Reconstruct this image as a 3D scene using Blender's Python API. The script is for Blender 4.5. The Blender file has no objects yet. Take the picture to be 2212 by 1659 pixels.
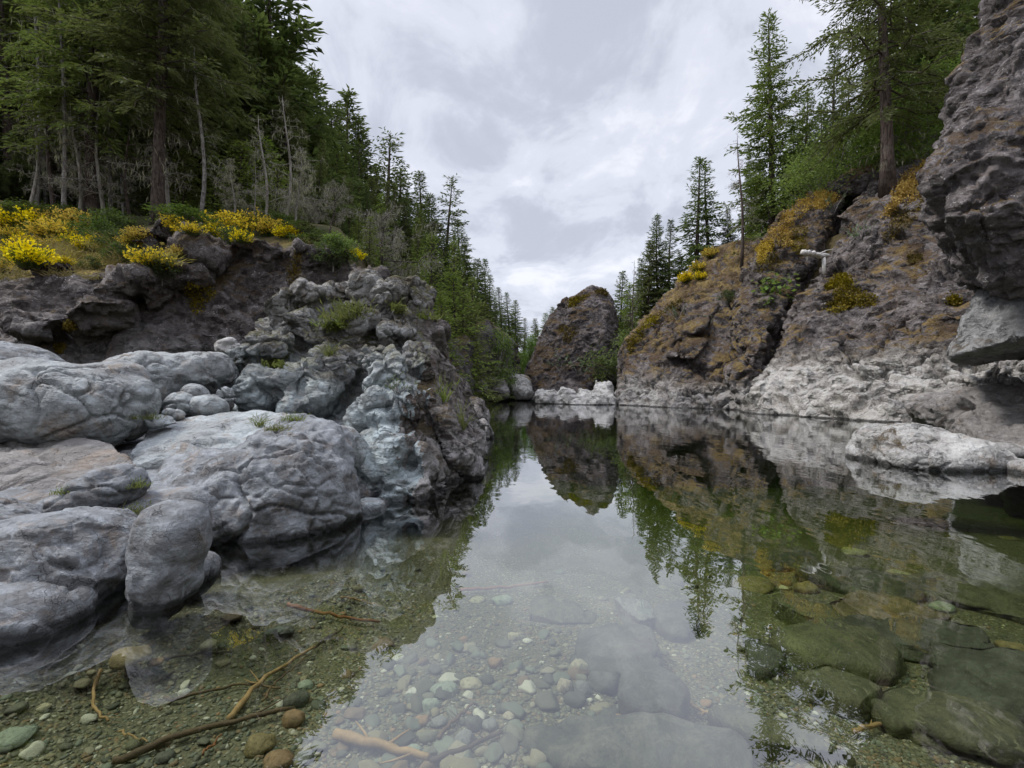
import bpy, bmesh, math, random
import numpy as np
from mathutils import Vector, Matrix, noise as mnoise

SC = bpy.context.scene
COL = SC.collection
H = 1.2           # camera height above the water, metres
CX, CY, F = 1106.0, 829.5, 1106.0

def P(px, py, D):
    """a point seen at (px, py) of the 2212x1659 picture, D metres away"""
    return np.array([(px - CX) / F * D, D, H + (CY - py) / F * D])

def W(px, py):
    """where that sight line meets the water"""
    return P(px, py, H * F / max(py - CY, 1e-3))

# ------------------------------------------------------------------ noise
_rng = np.random.default_rng(7)
_PERM = np.concatenate([_rng.permutation(256)] * 3).astype(np.int64)
_g = _rng.normal(size=(256, 3)); _GRAD = _g / np.linalg.norm(_g, axis=1)[:, None]

def _h(ix, iy, iz):
    return _PERM[(_PERM[(_PERM[ix & 255] + iy) & 255] + iz) & 255]

def gnoise(p):
    i = np.floor(p).astype(np.int64); f = p - i
    u = f * f * f * (f * (f * 6 - 15) + 10)
    out = 0
    for dx in (0, 1):
        wx = u[:, 0] if dx else 1 - u[:, 0]
        for dy in (0, 1):
            wy = u[:, 1] if dy else 1 - u[:, 1]
            for dz in (0, 1):
                wz = u[:, 2] if dz else 1 - u[:, 2]
                g = _GRAD[_h(i[:, 0] + dx, i[:, 1] + dy, i[:, 2] + dz)]
                out = out + wx * wy * wz * (g[:, 0] * (f[:, 0] - dx) + g[:, 1] * (f[:, 1] - dy) + g[:, 2] * (f[:, 2] - dz))
    return out * 1.5

def fbm(p, octv=4, gain=.5, lac=2.03):
    a, s, out = 1., 1., 0
    for k in range(octv):
        out = out + a * gnoise(p * s + 17.3 * k); a *= gain; s *= lac
    return out

def ridged(p, octv=4, gain=.5):
    a, s, out = 1., 1., 0
    for k in range(octv):
        out = out + a * (1 - 2 * np.abs(gnoise(p * s + 9.1 * k))); a *= gain; s *= 2.07
    return out

_CR = _rng.random((256, 3)); _CT = _rng.normal(size=(256, 3)); _CV = _rng.random(256)

def worley(p):
    """F1, F2, id of the nearest cell and the vector from its centre"""
    i = np.floor(p).astype(np.int64)
    n = len(p); f1 = np.full(n, 9.); f2 = np.full(n, 9.); cid = np.zeros(n, np.int64); vec = np.zeros((n, 3))
    for dx in (-1, 0, 1):
        for dy in (-1, 0, 1):
            for dz in (-1, 0, 1):
                c = i + np.array([dx, dy, dz]); h = _h(c[:, 0], c[:, 1], c[:, 2])
                d = p - (c + _CR[h]); r = np.einsum('ij,ij->i', d, d)
                m = r < f1
                f2 = np.where(m, f1, np.minimum(f2, r)); f1 = np.where(m, r, f1)
                cid = np.where(m, h, cid); vec[m] = d[m]
    return np.sqrt(f1), np.sqrt(f2), cid, vec

def sstep(a, b, x):
    t = np.clip((np.asarray(x, float) - a) / (b - a), 0, 1); return t * t * (3 - 2 * t)

# ------------------------------------------------------------------ objects
def tag(o, label=None, cat=None, group=None, kind=None):
    if label: o['label'] = label
    if cat: o['category'] = cat
    if group: o['group'] = group
    if kind: o['kind'] = kind
    return o

def empty(name, loc, label, cat, group=None, rz=0, sc=1):
    o = bpy.data.objects.new(name, None); COL.objects.link(o)
    o.location = loc; o.rotation_euler = (0, 0, rz); o.scale = (sc, sc, sc) if not hasattr(sc, '__len__') else sc
    o.empty_display_size = .1
    return tag(o, label, cat, group)

def meshdata(name, V, Fc, mat=None, smooth=False):
    """V (n,3); Fc one (m,3|4) array or a list of such"""
    V = np.asarray(V, np.float32)
    Fl = Fc if isinstance(Fc, list) else [Fc]
    Fl = [np.asarray(f, np.int32) for f in Fl if len(f)]
    me = bpy.data.meshes.new(name)
    nl = sum(f.size for f in Fl); nf = sum(len(f) for f in Fl)
    me.vertices.add(len(V)); me.vertices.foreach_set('co', V.ravel())
    me.loops.add(nl); me.loops.foreach_set('vertex_index', np.concatenate([f.ravel() for f in Fl]))
    tot = np.concatenate([np.full(len(f), f.shape[1], np.int32) for f in Fl])
    st = np.concatenate([[0], np.cumsum(tot)[:-1]]).astype(np.int32)
    me.polygons.add(nf); me.polygons.foreach_set('loop_start', st)
    me.update(calc_edges=True)
    me.polygons.foreach_set('use_smooth', np.full(nf, smooth))
    if mat: me.materials.append(mat)
    return me

def obj(name, me, parent=None, loc=None):
    o = bpy.data.objects.new(name, me); COL.objects.link(o)
    if parent is not None: o.parent = parent
    if loc is not None: o.location = loc
    return o

class MB:
    """collects tubes and quads into one mesh"""
    def __init__(s): s.V, s.Q, s.T, s.n = [], [], [], 0
    def add(s, V, Q=None, T=None):
        V = np.asarray(V, float)
        if Q is not None and len(Q): s.Q.append(np.asarray(Q) + s.n)
        if T is not None and len(T): s.T.append(np.asarray(T) + s.n)
        s.V.append(V); s.n += len(V)
    def tube(s, pts, rad, k=6, cap=True):
        pts = np.asarray(pts, float); m = len(pts)
        t = np.gradient(pts, axis=0); t /= np.linalg.norm(t, axis=1)[:, None] + 1e-9
        up = np.array([0, 0, 1.]) if abs(t[0, 2]) < .9 else np.array([1., 0, 0])
        V = []
        for i in range(m):
            a = np.cross(t[i], up); a /= np.linalg.norm(a) + 1e-9; b = np.cross(a, t[i])
            an = np.arange(k) * 2 * math.pi / k
            V.append(pts[i] + rad[i] * (np.cos(an)[:, None] * a + np.sin(an)[:, None] * b))
        V = np.concatenate(V); Q = []
        for i in range(m - 1):
            for j in range(k):
                j2 = (j + 1) % k
                Q.append((i * k + j, i * k + j2, (i + 1) * k + j2, (i + 1) * k + j))
        T = []
        if cap:
            V = np.concatenate([V, pts[:1], pts[-1:]]); c0 = m * k
            T = [(c0, (j + 1) % k, j) for j in range(k)] + [(c0 + 1, (m - 1) * k + j, (m - 1) * k + (j + 1) % k) for j in range(k)]
        s.add(V, Q, T)
    def data(s, name, mat, smooth=False):
        return meshdata(name, np.concatenate(s.V), [np.concatenate(q) for q in (s.Q, s.T) if q], mat, smooth)

# ------------------------------------------------------------------ terrain shape
def left_edge(y):   return np.interp(y, [0, 2.4, 3.2, 5, 7, 10, 15, 25, 44, 60, 120], [-3.4, -2.6, -1.7, -.7, -.45, -.5, -.7, -1.8, .2, 2.0, 10])
def right_edge(y):  return np.interp(y, [0, 6, 8, 12, 15, 21, 27, 37, 44, 60, 120], [9.5, 8.0, 8.0, 10.5, 10.6, 9.8, 6.5, 6.4, 5.5, 9, 22])

def ground_z(x, y):
    x = np.asarray(x, float); y = np.asarray(y, float)
    s = left_edge(y) - x; t = x - right_edge(y)
    far = sstep(11.2, 13.2, y + .12 * np.clip(-x - 6, 0, 6))
    hl = 3.4 * sstep(1.5, 5.0, s) + .62 * np.clip(y - 12, 0, 6) * sstep(2.6, 5.2, s) + .30 * np.clip(s - 15, 0, 40)
    hl = far * hl + (1 - far) * (.35 * sstep(.2, 4, s)) - 1.6 * (1 - sstep(-.6, 1.2, s))
    hr = -1.6 + 1.6 * sstep(1.2, 2.6, t) + 1.22 * np.clip(t - .8, 0, 9) + .30 * np.clip(t - 9, 0, 40)
    hr = hr - 1.0 * sstep(.6, 2.0, t) - 1.3 * sstep(1.5, 3.5, t) - 2.2 * sstep(24, 18, y) * sstep(1, 3, t)
    z = np.maximum(hl, hr)
    close = sstep(46, 56, y)                       # the valley bends away: its far end closes
    z = np.maximum(z, -1.6 + close * 3.2 + .05 * np.clip(y - 56, 0, 200))
    z = z - .6 * (1 - sstep(-2, 1.4, y)) * (z < .5)
    p = np.stack([x.ravel() * .23, y.ravel() * .23, np.zeros(x.size)], 1)
    nz = fbm(p, 4).reshape(x.shape)
    return z + nz * .45 * sstep(.3, 3.0, z)

def gz(x, y): return float(ground_z(np.array([x]), np.array([y]))[0])

def bed_z(x, y):
    """the riverbed under the shallow pool"""
    x = np.asarray(x, float); y = np.asarray(y, float)
    s = x - left_edge(y)
    d = .06 + .20 * sstep(-.1, .9, s) + .10 * sstep(2.0, 3.6, y) + .10 * np.clip(y - 3.2, 0, 12) + .16 * sstep(.8, 2.2, x) * sstep(1.2, 2.5, y)
    p = np.stack([x.ravel() * .9, y.ravel() * .9, np.zeros(x.size) + 5.], 1)
    return -d + .05 * fbm(p, 3).reshape(x.shape)

def B(px, py, lift=0.):
    """where a sight line meets the riverbed"""
    D = H * F / (py - CY)
    for _ in range(6):
        q = P(px, py, D)
        z = float(bed_z(np.array([q[0]]), np.array([q[1]]))[0])
        D = (H - z) * F / (py - CY)
    q = P(px, py, D); q[2] = z + lift
    return q
EXPO = 0.72; WPOW = .45; WABS = .55; WRIP = 1.0; CLX = 0.; CLY = 0.
# ------------------------------------------------------------------ materials
class NT:
    def __init__(s, tree): s.t = tree
    def n(s, typ, inp=None, **props):
        nd = s.t.nodes.new(typ)
        for k, v in props.items(): setattr(nd, k, v)
        for k, v in (inp or {}).items():
            sk = nd.inputs[k]
            if isinstance(v, bpy.types.NodeSocket): s.t.links.new(v, sk)
            else:
                if isinstance(v, (tuple, list)) and len(v) == 3 and sk.type == 'RGBA': v = (*v, 1)
                sk.default_value = v
        return nd
    def link(s, a, b): s.t.links.new(a, b)
    def mix(s, f, a, b, blend='MIX'):
        nd = s.n('ShaderNodeMix', data_type='RGBA', blend_type=blend, clamp_factor=True)
        for k, v in ((0, f), (6, a), (7, b)):
            if isinstance(v, bpy.types.NodeSocket): s.link(v, nd.inputs[k])
            else: nd.inputs[k].default_value = (*v, 1) if isinstance(v, (tuple, list)) and len(v) == 3 else v
        return nd.outputs[2]
    def m(s, op, a, b=None, c=None, clamp=False):
        nd = s.n('ShaderNodeMath', operation=op, use_clamp=clamp)
        for k, v in enumerate((a, b, c)):
            if v is None: continue
            if isinstance(v, bpy.types.NodeSocket): s.link(v, nd.inputs[k])
            else: nd.inputs[k].default_value = v
        return nd.outputs[0]
    def mr(s, v, a, b, c=0., d=1.):
        return s.n('ShaderNodeMapRange', {'Value': v, 'From Min': a, 'From Max': b, 'To Min': c, 'To Max': d}, interpolation_type='SMOOTHSTEP').outputs[0]
    def noise(s, vec, scale, detail=6, rough=.55, dist=0.):
        return s.n('ShaderNodeTexNoise', {'Vector': vec, 'Scale': scale, 'Detail': detail, 'Roughness': rough, 'Distortion': dist}).outputs['Fac']
    def mapping(s, vec, sc=(1, 1, 1), rot=(0, 0, 0), loc=(0, 0, 0)):
        return s.n('ShaderNodeMapping', {'Vector': vec, 'Scale': sc, 'Rotation': rot, 'Location': loc}).outputs[0]

def newmat(name):
    m = bpy.data.materials.new(name); m.use_nodes = True
    t = m.node_tree; t.nodes.clear()
    return m, NT(t)

def finish(N, color, rough=.85, normal=None, spec=.3, extra=None):
    b = N.n('ShaderNodeBsdfPrincipled', {'Roughness': rough, 'Specular IOR Level': spec})
    if isinstance(color, bpy.types.NodeSocket): N.link(color, b.inputs['Base Color'])
    else: b.inputs['Base Color'].default_value = (*color, 1)
    if normal is not None: N.link(normal, b.inputs['Normal'])
    o = N.n('ShaderNodeOutputMaterial', {'Surface': b.outputs[0]})
    return b

def rock_mat(name, a, b, tint, dark, low=None, z0=0, z1=2, zn=1.2, lichen=.3, lcol=(.42, .42, .40), moss=0., mossz=.3,
             moss1=(.075, .045, .012), moss2=(.20, .125, .02), sc=1., crack=1.0, bump=.6, warm=0.,
             rough=.86, strata=(0, .5, .3), streak=.5, wet=True, grass=0., lows=None, fac=0., fsz=1.):
    m, N = newmat(name)
    geo = N.n('ShaderNodeNewGeometry'); pos = geo.outputs['Position']; nor = geo.outputs['Normal']
    sx = N.n('ShaderNodeSeparateXYZ', {'Vector': pos}); z = sx.outputs[2]
    nz = N.n('ShaderNodeSeparateXYZ', {'Vector': nor}).outputs[2]
    n1 = N.noise(pos, 1.1 * sc, 6, .6, .4)
    n2 = N.noise(pos, 5.5 * sc, 8, .65, .3)
    n3 = N.noise(pos, 26 * sc, 6, .7)
    st = N.noise(N.mapping(pos, (1.5 * sc, 1.5 * sc, 9 * sc), strata), 1.0, 6, .6, .6)
    upper = N.mix(N.mr(n1, .36, .64), a, b)
    upper = N.mix(N.m('MULTIPLY', N.mr(n2, .46, .68), .8), upper, tint)
    if low is not None:
        zz = N.m('ADD', z, N.m('MULTIPLY', N.m('SUBTRACT', N.noise(pos, .55 * sc, 4, .6), .5), zn * 2.2))
        f = N.mr(zz, z0, z1, 1, 0)
        lo = N.mix(N.mr(n1, .38, .66), low, lows or tuple(c * .72 for c in low))
        lo = N.mix(N.m('MULTIPLY', N.mr(n2, .5, .7), .55), lo, tint)
        col = N.mix(f, upper, lo)
    else:
        f = None; col = upper
    # streaks that follow the bedding, then grain
    col = N.mix(N.m('MULTIPLY', N.mr(st, .42, .68), streak), col, N.mix(.5, col, dark))
    if warm:
        col = N.mix(N.m('MULTIPLY', N.mr(N.noise(pos, 1.9 * sc, 7, .7, .7), .54, .68), warm), col, (.20, .125, .065))
    col = N.mix(N.m('MULTIPLY', N.mr(n3, .50, .70), .55), col, N.mix(.6, col, dark))
    # cracks, coloured darker than the rock beside them
    wp = N.n('ShaderNodeVectorMath', {0: pos, 1: N.n('ShaderNodeVectorMath', {0: N.n('ShaderNodeTexNoise', {'Vector': pos, 'Scale': 2.2 * sc, 'Detail': 5.}).outputs['Color'], 3: .9 / sc}, operation='SCALE').outputs[0]}, operation='ADD').outputs[0]
    ve = N.n('ShaderNodeTexVoronoi', {'Vector': N.mapping(wp, (1, 1, 1.7), strata), 'Scale': 2.6 * sc}, feature='DISTANCE_TO_EDGE').outputs['Distance']
    ve2 = N.n('ShaderNodeTexVoronoi', {'Vector': N.mapping(wp, (1, 1, 2.2), strata), 'Scale': 8.5 * sc}, feature='DISTANCE_TO_EDGE').outputs['Distance']
    cr = N.m('MULTIPLY', N.mr(ve, .0, .020, 1, 0), N.mr(n1, .48, .62))
    cr2 = N.m('MULTIPLY', N.mr(ve2, .0, .030, 1, 0), N.mr(n2, .54, .68))
    crk = N.m('MAXIMUM', cr, N.m('MULTIPLY', cr2, .7))
    col = N.mix(N.m('MULTIPLY', crk, .75 * min(crack, 1)), col, tuple(c * .3 for c in dark))
    fh = None
    if fac:
        for fs, fw in ((1.1 / fsz, 1.), (3.3 / fsz, .42)):
            vv = N.n('ShaderNodeTexVoronoi', {'Vector': N.mapping(wp, (1, 1, 1.5), strata), 'Scale': fs})
            dv = N.n('ShaderNodeVectorMath', {0: N.mapping(wp, (1, 1, 1.5), strata), 1: vv.outputs['Position']}, operation='SUBTRACT').outputs[0]
            cv_ = N.n('ShaderNodeVectorMath', {0: vv.outputs['Color'], 1: (.5, .5, .5)}, operation='SUBTRACT').outputs[0]
            hh = N.m('MULTIPLY', N.n('ShaderNodeVectorMath', {0: dv, 1: cv_}, operation='DOT_PRODUCT').outputs['Value'], fac * 1.0)
            fh = hh if fh is None else N.m('ADD', fh, hh)
            tone = N.n('ShaderNodeSeparateXYZ', {'Vector': vv.outputs['Color']}).outputs[0]
            col = N.mix(N.m('MULTIPLY', tone, .38 * fw), col, N.mix(.55, col, dark))
    if lichen:
        lv = N.n('ShaderNodeTexVoronoi', {'Vector': wp, 'Scale': 9. * sc, 'Randomness': 1.}).outputs['Distance']
        lm = N.m('MULTIPLY', N.mr(N.m('ADD', lv, N.m('MULTIPLY', n3, .55)), .34, .50, 1, 0), N.mr(N.noise(pos, 1.6 * sc, 4, .6), .42, .60))
        if f is not None: lm = N.m('MULTIPLY', lm, N.m('SUBTRACT', 1., N.m('MULTIPLY', f, .8)))
        col = N.mix(N.m('MULTIPLY', lm, lichen), col, lcol)
    mossh = None
    if moss:
        mm = N.m('ADD', N.noise(pos, .8 * sc, 7, .68, .5), N.m('MULTIPLY', nz, mossz * .3))
        mk = N.mr(mm, .66 - moss * .22, .74 - moss * .22)
        if low is not None: mk = N.m('MULTIPLY', mk, N.m('SUBTRACT', 1., f))
        mk = N.m('MULTIPLY', mk, N.mr(n3, .30, .55))
        mc = N.mix(N.mr(N.noise(pos, 1.4 * sc, 6, .6, .5), .42, .62), moss1, moss2)
        mc = N.mix(N.m('MULTIPLY', n3, .7), mc, tuple(c * .45 for c in moss1))
        col = N.mix(N.m('MULTIPLY', mk, .92), col, mc); mossh = mk
    if grass:
        gm = N.m('MULTIPLY', N.mr(N.noise(pos, 1.3 * sc, 6, .65, .4), .60, .70), N.mr(nz, .35, .7))
        col = N.mix(N.m('MULTIPLY', gm, grass), col, (.10, .13, .025))
    if wet:
        wz = N.m('ADD', z, N.m('MULTIPLY', N.m('SUBTRACT', n2, .5), .12))
        col = N.mix(N.mr(wz, .03, .075, .9, 0), col, N.mix(.9, col, (.012, .012, .012), 'MULTIPLY'))
    # relief finer than the mesh
    hgt = N.m('ADD', N.m('MULTIPLY', n2, .09 / sc), N.m('MULTIPLY', n3, .03 / sc))
    hgt = N.m('ADD', hgt, N.m('MULTIPLY', N.noise(pos, 90 * sc, 4, .7), .006 / sc))
    hgt = N.m('ADD', hgt, N.m('MULTIPLY', st, .05 / sc))
    hgt = N.m('SUBTRACT', hgt, N.m('MULTIPLY', crk, .04 * crack / sc))
    if mossh is not None: hgt = N.m('ADD', hgt, N.m('MULTIPLY', mossh, N.m('MULTIPLY', N.noise(pos, 45 * sc, 3, .7), .05 / sc)))
    if fh is not None: hgt = N.m('ADD', hgt, fh)
    bp = N.n('ShaderNodeBump', {'Height': hgt, 'Strength': bump, 'Distance': 1.})
    finish(N, col, rough, bp.outputs[0], .35)
    return m

def leaf_mat(name, c1, c2, trans=.3, rough=.6, nsc=.9, tips=None):
    m, N = newmat(name)
    geo = N.n('ShaderNodeNewGeometry'); oi = N.n('ShaderNodeObjectInfo')
    tc = N.n('ShaderNodeTexCoord')
    n = N.noise(tc.outputs['Object'], nsc, 3, .6)
    col = N.mix(N.m('ADD', N.m('MULTIPLY', geo.outputs['Random Per Island'], .55), N.m('MULTIPLY', N.mr(n, .36, .64), .45)), c1, c2)
    hv = N.n('ShaderNodeHueSaturation', {'Color': col, 'Hue': N.m('ADD', .485, N.m('MULTIPLY', oi.outputs['Random'], .03)), 'Saturation': N.m('ADD', .85, N.m('MULTIPLY', oi.outputs['Random'], .25)), 'Value': N.m('ADD', .75, N.m('MULTIPLY', oi.outputs['Random'], .5))}).outputs[0]
    if tips: hv = N.mix(N.mr(geo.outputs['Random Per Island'], tips[1], tips[1] + .02), hv, tips[0])
    d = N.n('ShaderNodeBsdfDiffuse', {'Color': hv, 'Roughness': .8})
    t = N.n('ShaderNodeBsdfTranslucent', {'Color': N.mix(.5, hv, (.12, .16, .02))})
    g = N.n('ShaderNodeBsdfGlossy', {'Color': (.5, .5, .5), 'Roughness': rough})
    mx = N.n('ShaderNodeMixShader', {0: trans, 1: d.outputs[0], 2: t.outputs[0]})
    mx2 = N.n('ShaderNodeMixShader', {0: .03, 1: mx.outputs[0], 2: g.outputs[0]})
    N.n('ShaderNodeOutputMaterial', {'Surface': mx2.outputs[0]})
    return m

def bark_mat(name, c1, c2, lich=0., lc=(.35, .36, .32), sc=1.):
    m, N = newmat(name)
    tc = N.n('ShaderNodeTexCoord').outputs['Object']
    n = N.noise(N.mapping(tc, (9 * sc, 9 * sc, 1.6 * sc)), 1.4, 6, .65, .5)
    col = N.mix(N.mr(n, .38, .62), c1, c2)
    if lich:
        l = N.noise(tc, 2.6 * sc, 5, .65, .3)
        col = N.mix(N.m('MULTIPLY', N.mr(l, .5, .6), lich), col, lc)
    bp = N.n('ShaderNodeBump', {'Height': n, 'Strength': .8, 'Distance': .06})
    finish(N, col, .9, bp.outputs[0], .2)
    return m

def plain_mat(name, c1, c2, sc=6., rough=.8, bump=.3, det=6, spec=.3, strk=(1, 1, 1)):
    m, N = newmat(name)
    tc = N.n('ShaderNodeTexCoord').outputs['Object']
    n = N.noise(N.mapping(tc, strk), sc, det, .65, .4)
    col = N.mix(N.mr(n, .35, .65), c1, c2)
    bp = N.n('ShaderNodeBump', {'Height': n, 'Strength': bump, 'Distance': .02})
    finish(N, col, rough, bp.outputs[0], spec)
    return m

def pebble_mat(name):
    """stones whose tone differs from stone to stone, by island and by object"""
    m, N = newmat(name)
    geo = N.n('ShaderNodeNewGeometry'); tc = N.n('ShaderNodeTexCoord').outputs['Object']
    oi = N.n('ShaderNodeObjectInfo')
    r = N.m('FRACT', N.m('ADD', geo.outputs['Random Per Island'], N.m('MULTIPLY', oi.outputs['Random'], 7.31)))
    cr = N.n('ShaderNodeValToRGB', {'Fac': r})
    e = cr.color_ramp; e.interpolation = 'CONSTANT'
    cols = [(0, (.105, .105, .078)), (.16, (.155, .155, .115)), (.30, (.075, .08, .062)), (.42, (.195, .175, .11)), (.54, (.125, .138, .108)), (.66, (.235, .215, .155)), (.76, (.16, .115, .07)), (.84, (.15, .165, .13)), (.92, (.42, .41, .34)), (.97, (.24, .155, .09))]
    e.elements[0].position = 0; e.elements[0].color = (*cols[0][1], 1); e.elements[1].position = cols[1][0]; e.elements[1].color = (*cols[1][1], 1)
    for p, c in cols[2:]: x = e.elements.new(p); x.color = (*c, 1)
    n = N.noise(tc, 38., 6, .7)
    col = N.mix(N.m('MULTIPLY', N.mr(n, .4, .66), .5), cr.outputs[0], N.mix(.75, cr.outputs[0], (.35, .35, .3), 'MULTIPLY'))
    bp = N.n('ShaderNodeBump', {'Height': n, 'Strength': .25, 'Distance': .01})
    finish(N, col, .75, bp.outputs[0], .3)
    return m

def stone_mat(name, c1, c2, vein=None, vs=7.):
    m, N = newmat(name)
    tc = N.n('ShaderNodeTexCoord').outputs['Object']
    n = N.noise(tc, 9., 7, .65, .5); n2 = N.noise(tc, 55., 5, .7)
    col = N.mix(N.mr(n, .36, .64), c1, c2)
    col = N.mix(N.m('MULTIPLY', N.mr(n2, .46, .64), .6), col, tuple(c * .42 for c in c1))
    n3 = N.noise(tc, 3.2, 6, .65, .6); col = N.mix(N.m('MULTIPLY', N.mr(n3, .46, .64), .55), col, tuple(c * .55 for c in c2))
    if vein:
        w = N.noise(N.mapping(tc, (1, .22, 1), (.2, .3, .5)), vs * 1.6, 5, .55, 1.2)
        wl = N.m('MULTIPLY', N.mr(N.m('ABSOLUTE', N.m('SUBTRACT', w, .5)), 0., .022, 1, 0), N.mr(n, .42, .6))
        col = N.mix(N.m('MULTIPLY', wl, .7), col, vein)
    bp = N.n('ShaderNodeBump', {'Height': N.m('ADD', n, N.m('MULTIPLY', n2, .5)), 'Strength': .7, 'Distance': .02})
    finish(N, col, .72, bp.outputs[0], .35)
    return m

PURP = dict(a=(.150, .130, .126), b=(.088, .075, .073), tint=(.24, .218, .21), dark=(.032, .026, .025))
M = {}
M['pale'] = rock_mat('scoured_grey_rock', (.30, .318, .322), (.22, .224, .222), (.39, .415, .42), (.07, .066, .062), low=(.40, .44, .45), lows=(.29, .315, .325), z0=.2, z1=1.6, zn=.5,
                     lichen=.25, lcol=(.46, .46, .44), warm=.5, sc=1.7, crack=1., bump=.8, strata=(.35, .55, .2), fac=0.51, fsz=.5)
M['near'] = rock_mat('smooth_grey_rock', (.235, .252, .268), (.125, .126, .128), (.33, .355, .378), (.055, .053, .053), lichen=.2, lcol=(.44, .45, .46), warm=.45, sc=2.2, crack=1., bump=.75, strata=(.2, .75, .1), streak=.7, fac=0.34, fsz=.4)
M['crag'] = rock_mat('crag_rock', (.315, .312, .30), (.20, .19, .18), (.42, .42, .405), (.05, .042, .037), low=(.39, .46, .48), lows=(.27, .305, .315), z0=.8, z1=2.1, zn=.7,
                     lichen=.6, lcol=(.48, .48, .45), moss=.34, mossz=.9, moss1=(.07, .048, .014), moss2=(.15, .15, .03), warm=.35, sc=1.5, crack=1., bump=.95, strata=(.3, .8, 0), grass=.5, fac=0.80, fsz=.5)
M['cragdark'] = rock_mat('dark_crag_rock', (.185, .165, .15), (.12, .10, .093), (.29, .27, .255), (.04, .031, .027), low=(.30, .29, .285), z0=.1, z1=.8, zn=.4,
                         lichen=.45, moss=.40, mossz=.4, moss1=(.07, .044, .014), moss2=(.14, .10, .025), warm=.4, sc=1.6, crack=1., bump=1., strata=(.2, 1.0, 0), fac=1.03, fsz=.4)  # darker, browner crag rock, laid on one flank by position and normal
M['bank'] = rock_mat('purple_brown_rock', (.128, .110, .105), (.070, .058, .055), (.215, .197, .19), (.03, .023, .021), low=(.20, .192, .185), z0=1.4, z1=2.8, zn=1.2, lichen=1., lcol=(.40, .39, .385), moss=.40, mossz=.35, moss1=(.075, .045, .02), moss2=(.14, .095, .025), sc=1.2, crack=1., bump=1., strata=(.2, .5, .1), warm=.25, fac=0.64, fsz=.6)
M['cliff'] = rock_mat('cliff_rock', **PURP, low=(.46, .445, .415), lows=(.34, .328, .305), z0=1.7, z1=3.1, zn=.5, lichen=.7, lcol=(.45, .43, .40), moss=.20, mossz=.75, moss1=(.10, .056, .018), moss2=(.30, .195, .04), sc=.7, crack=1., bump=1., strata=(.1, .9, .3), warm=.3, fac=0.80, fsz=1.1)
M['buttress'] = rock_mat('buttress_rock', (.138, .118, .112), (.080, .068, .066), (.205, .185, .176), (.035, .028, .026), low=(.34, .33, .315), lows=(.21, .20, .195), z0=.7, z1=2.2, zn=.9, lichen=.6, moss=.27, mossz=1.1, moss1=(.10, .055, .018), moss2=(.30, .205, .045), sc=.75, crack=1., bump=1., strata=(.1, .9, .3), warm=.25, fac=0.88, fsz=1.)
M['mossy'] = rock_mat('mossy_rock', (.165, .14, .132), (.10, .086, .083), (.235, .212, .20), (.035, .028, .026), lichen=.4, moss=.62, mossz=1.2, moss1=(.13, .075, .02), moss2=(.36, .25, .06), sc=.75, crack=1., bump=1., strata=(.1, .9, .3), warm=.25, fac=0.64, fsz=1.)
M['pillar'] = rock_mat('pillar_rock', (.125, .107, .106), (.078, .066, .067), (.175, .158, .156), (.033, .027, .026), low=(.42, .41, .395), z0=.3, z1=.8, zn=.3, lichen=.4, moss=.31, mossz=.75, moss1=(.075, .042, .013), moss2=(.15, .09, .018), sc=.55, crack=1., bump=1., strata=(.1, .9, .3), fac=0.80, fsz=1.2)
M['white'] = rock_mat('bleached_rock', (.52, .51, .49), (.36, .35, .335), (.60, .59, .565), (.09, .08, .076), lichen=.1, sc=.8, crack=1., bump=.95, strata=(.2, .7, .3), warm=.2, fac=0.80, fsz=.9)
M['over'] = rock_mat('overhang_rock', (.165, .145, .145), (.09, .077, .077), (.27, .248, .248), (.045, .038, .038), lichen=.9, lcol=(.52, .51, .51), moss=.28, mossz=.8, moss1=(.10, .056, .02), moss2=(.28, .19, .04), sc=1.3, crack=1., bump=1., strata=(.3, .5, .4), streak=.7, warm=.15, wet=False, fac=0.64, fsz=.7)
M['block'] = rock_mat('grey_block_rock', (.33, .335, .335), (.23, .232, .234), (.42, .42, .415), (.05, .046, .044), lichen=.3, moss=.10, sc=1.1, crack=1., bump=.9, strata=(.2, .9, .3), warm=.25, fac=0.80, fsz=.7)
M['island'] = rock_mat('island_rock', (.42, .415, .395), (.28, .27, .255), (.52, .52, .505), (.075, .066, .055), low=(.34, .335, .325), z0=.05, z1=.3, zn=.12, lichen=.3, lcol=(.55, .55, .51), moss=.10, sc=1.5, crack=1., bump=.9, strata=(.2, .9, .3), warm=.5, fac=0.69, fsz=.5)
M['brownslab'] = rock_mat('brown_slab_rock', (.235, .225, .215), (.16, .15, .142), (.31, .30, .29), (.05, .044, .04), lichen=.25, sc=1.5, crack=1., bump=.8, strata=(.2, .9, .3), warm=.4, fac=0.46, fsz=.6)
M['dusk'] = rock_mat('dark_far_rock', (.125, .11, .108), (.08, .07, .07), (.18, .162, .155), (.03, .024, .024), low=(.24, .235, .225), z0=.6, z1=2.2, zn=.6, lichen=.3, moss=.46, mossz=.8, moss1=(.08, .052, .015), moss2=(.18, .145, .03), sc=.6, crack=1., bump=1., fac=0.80, fsz=1.1)

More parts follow.
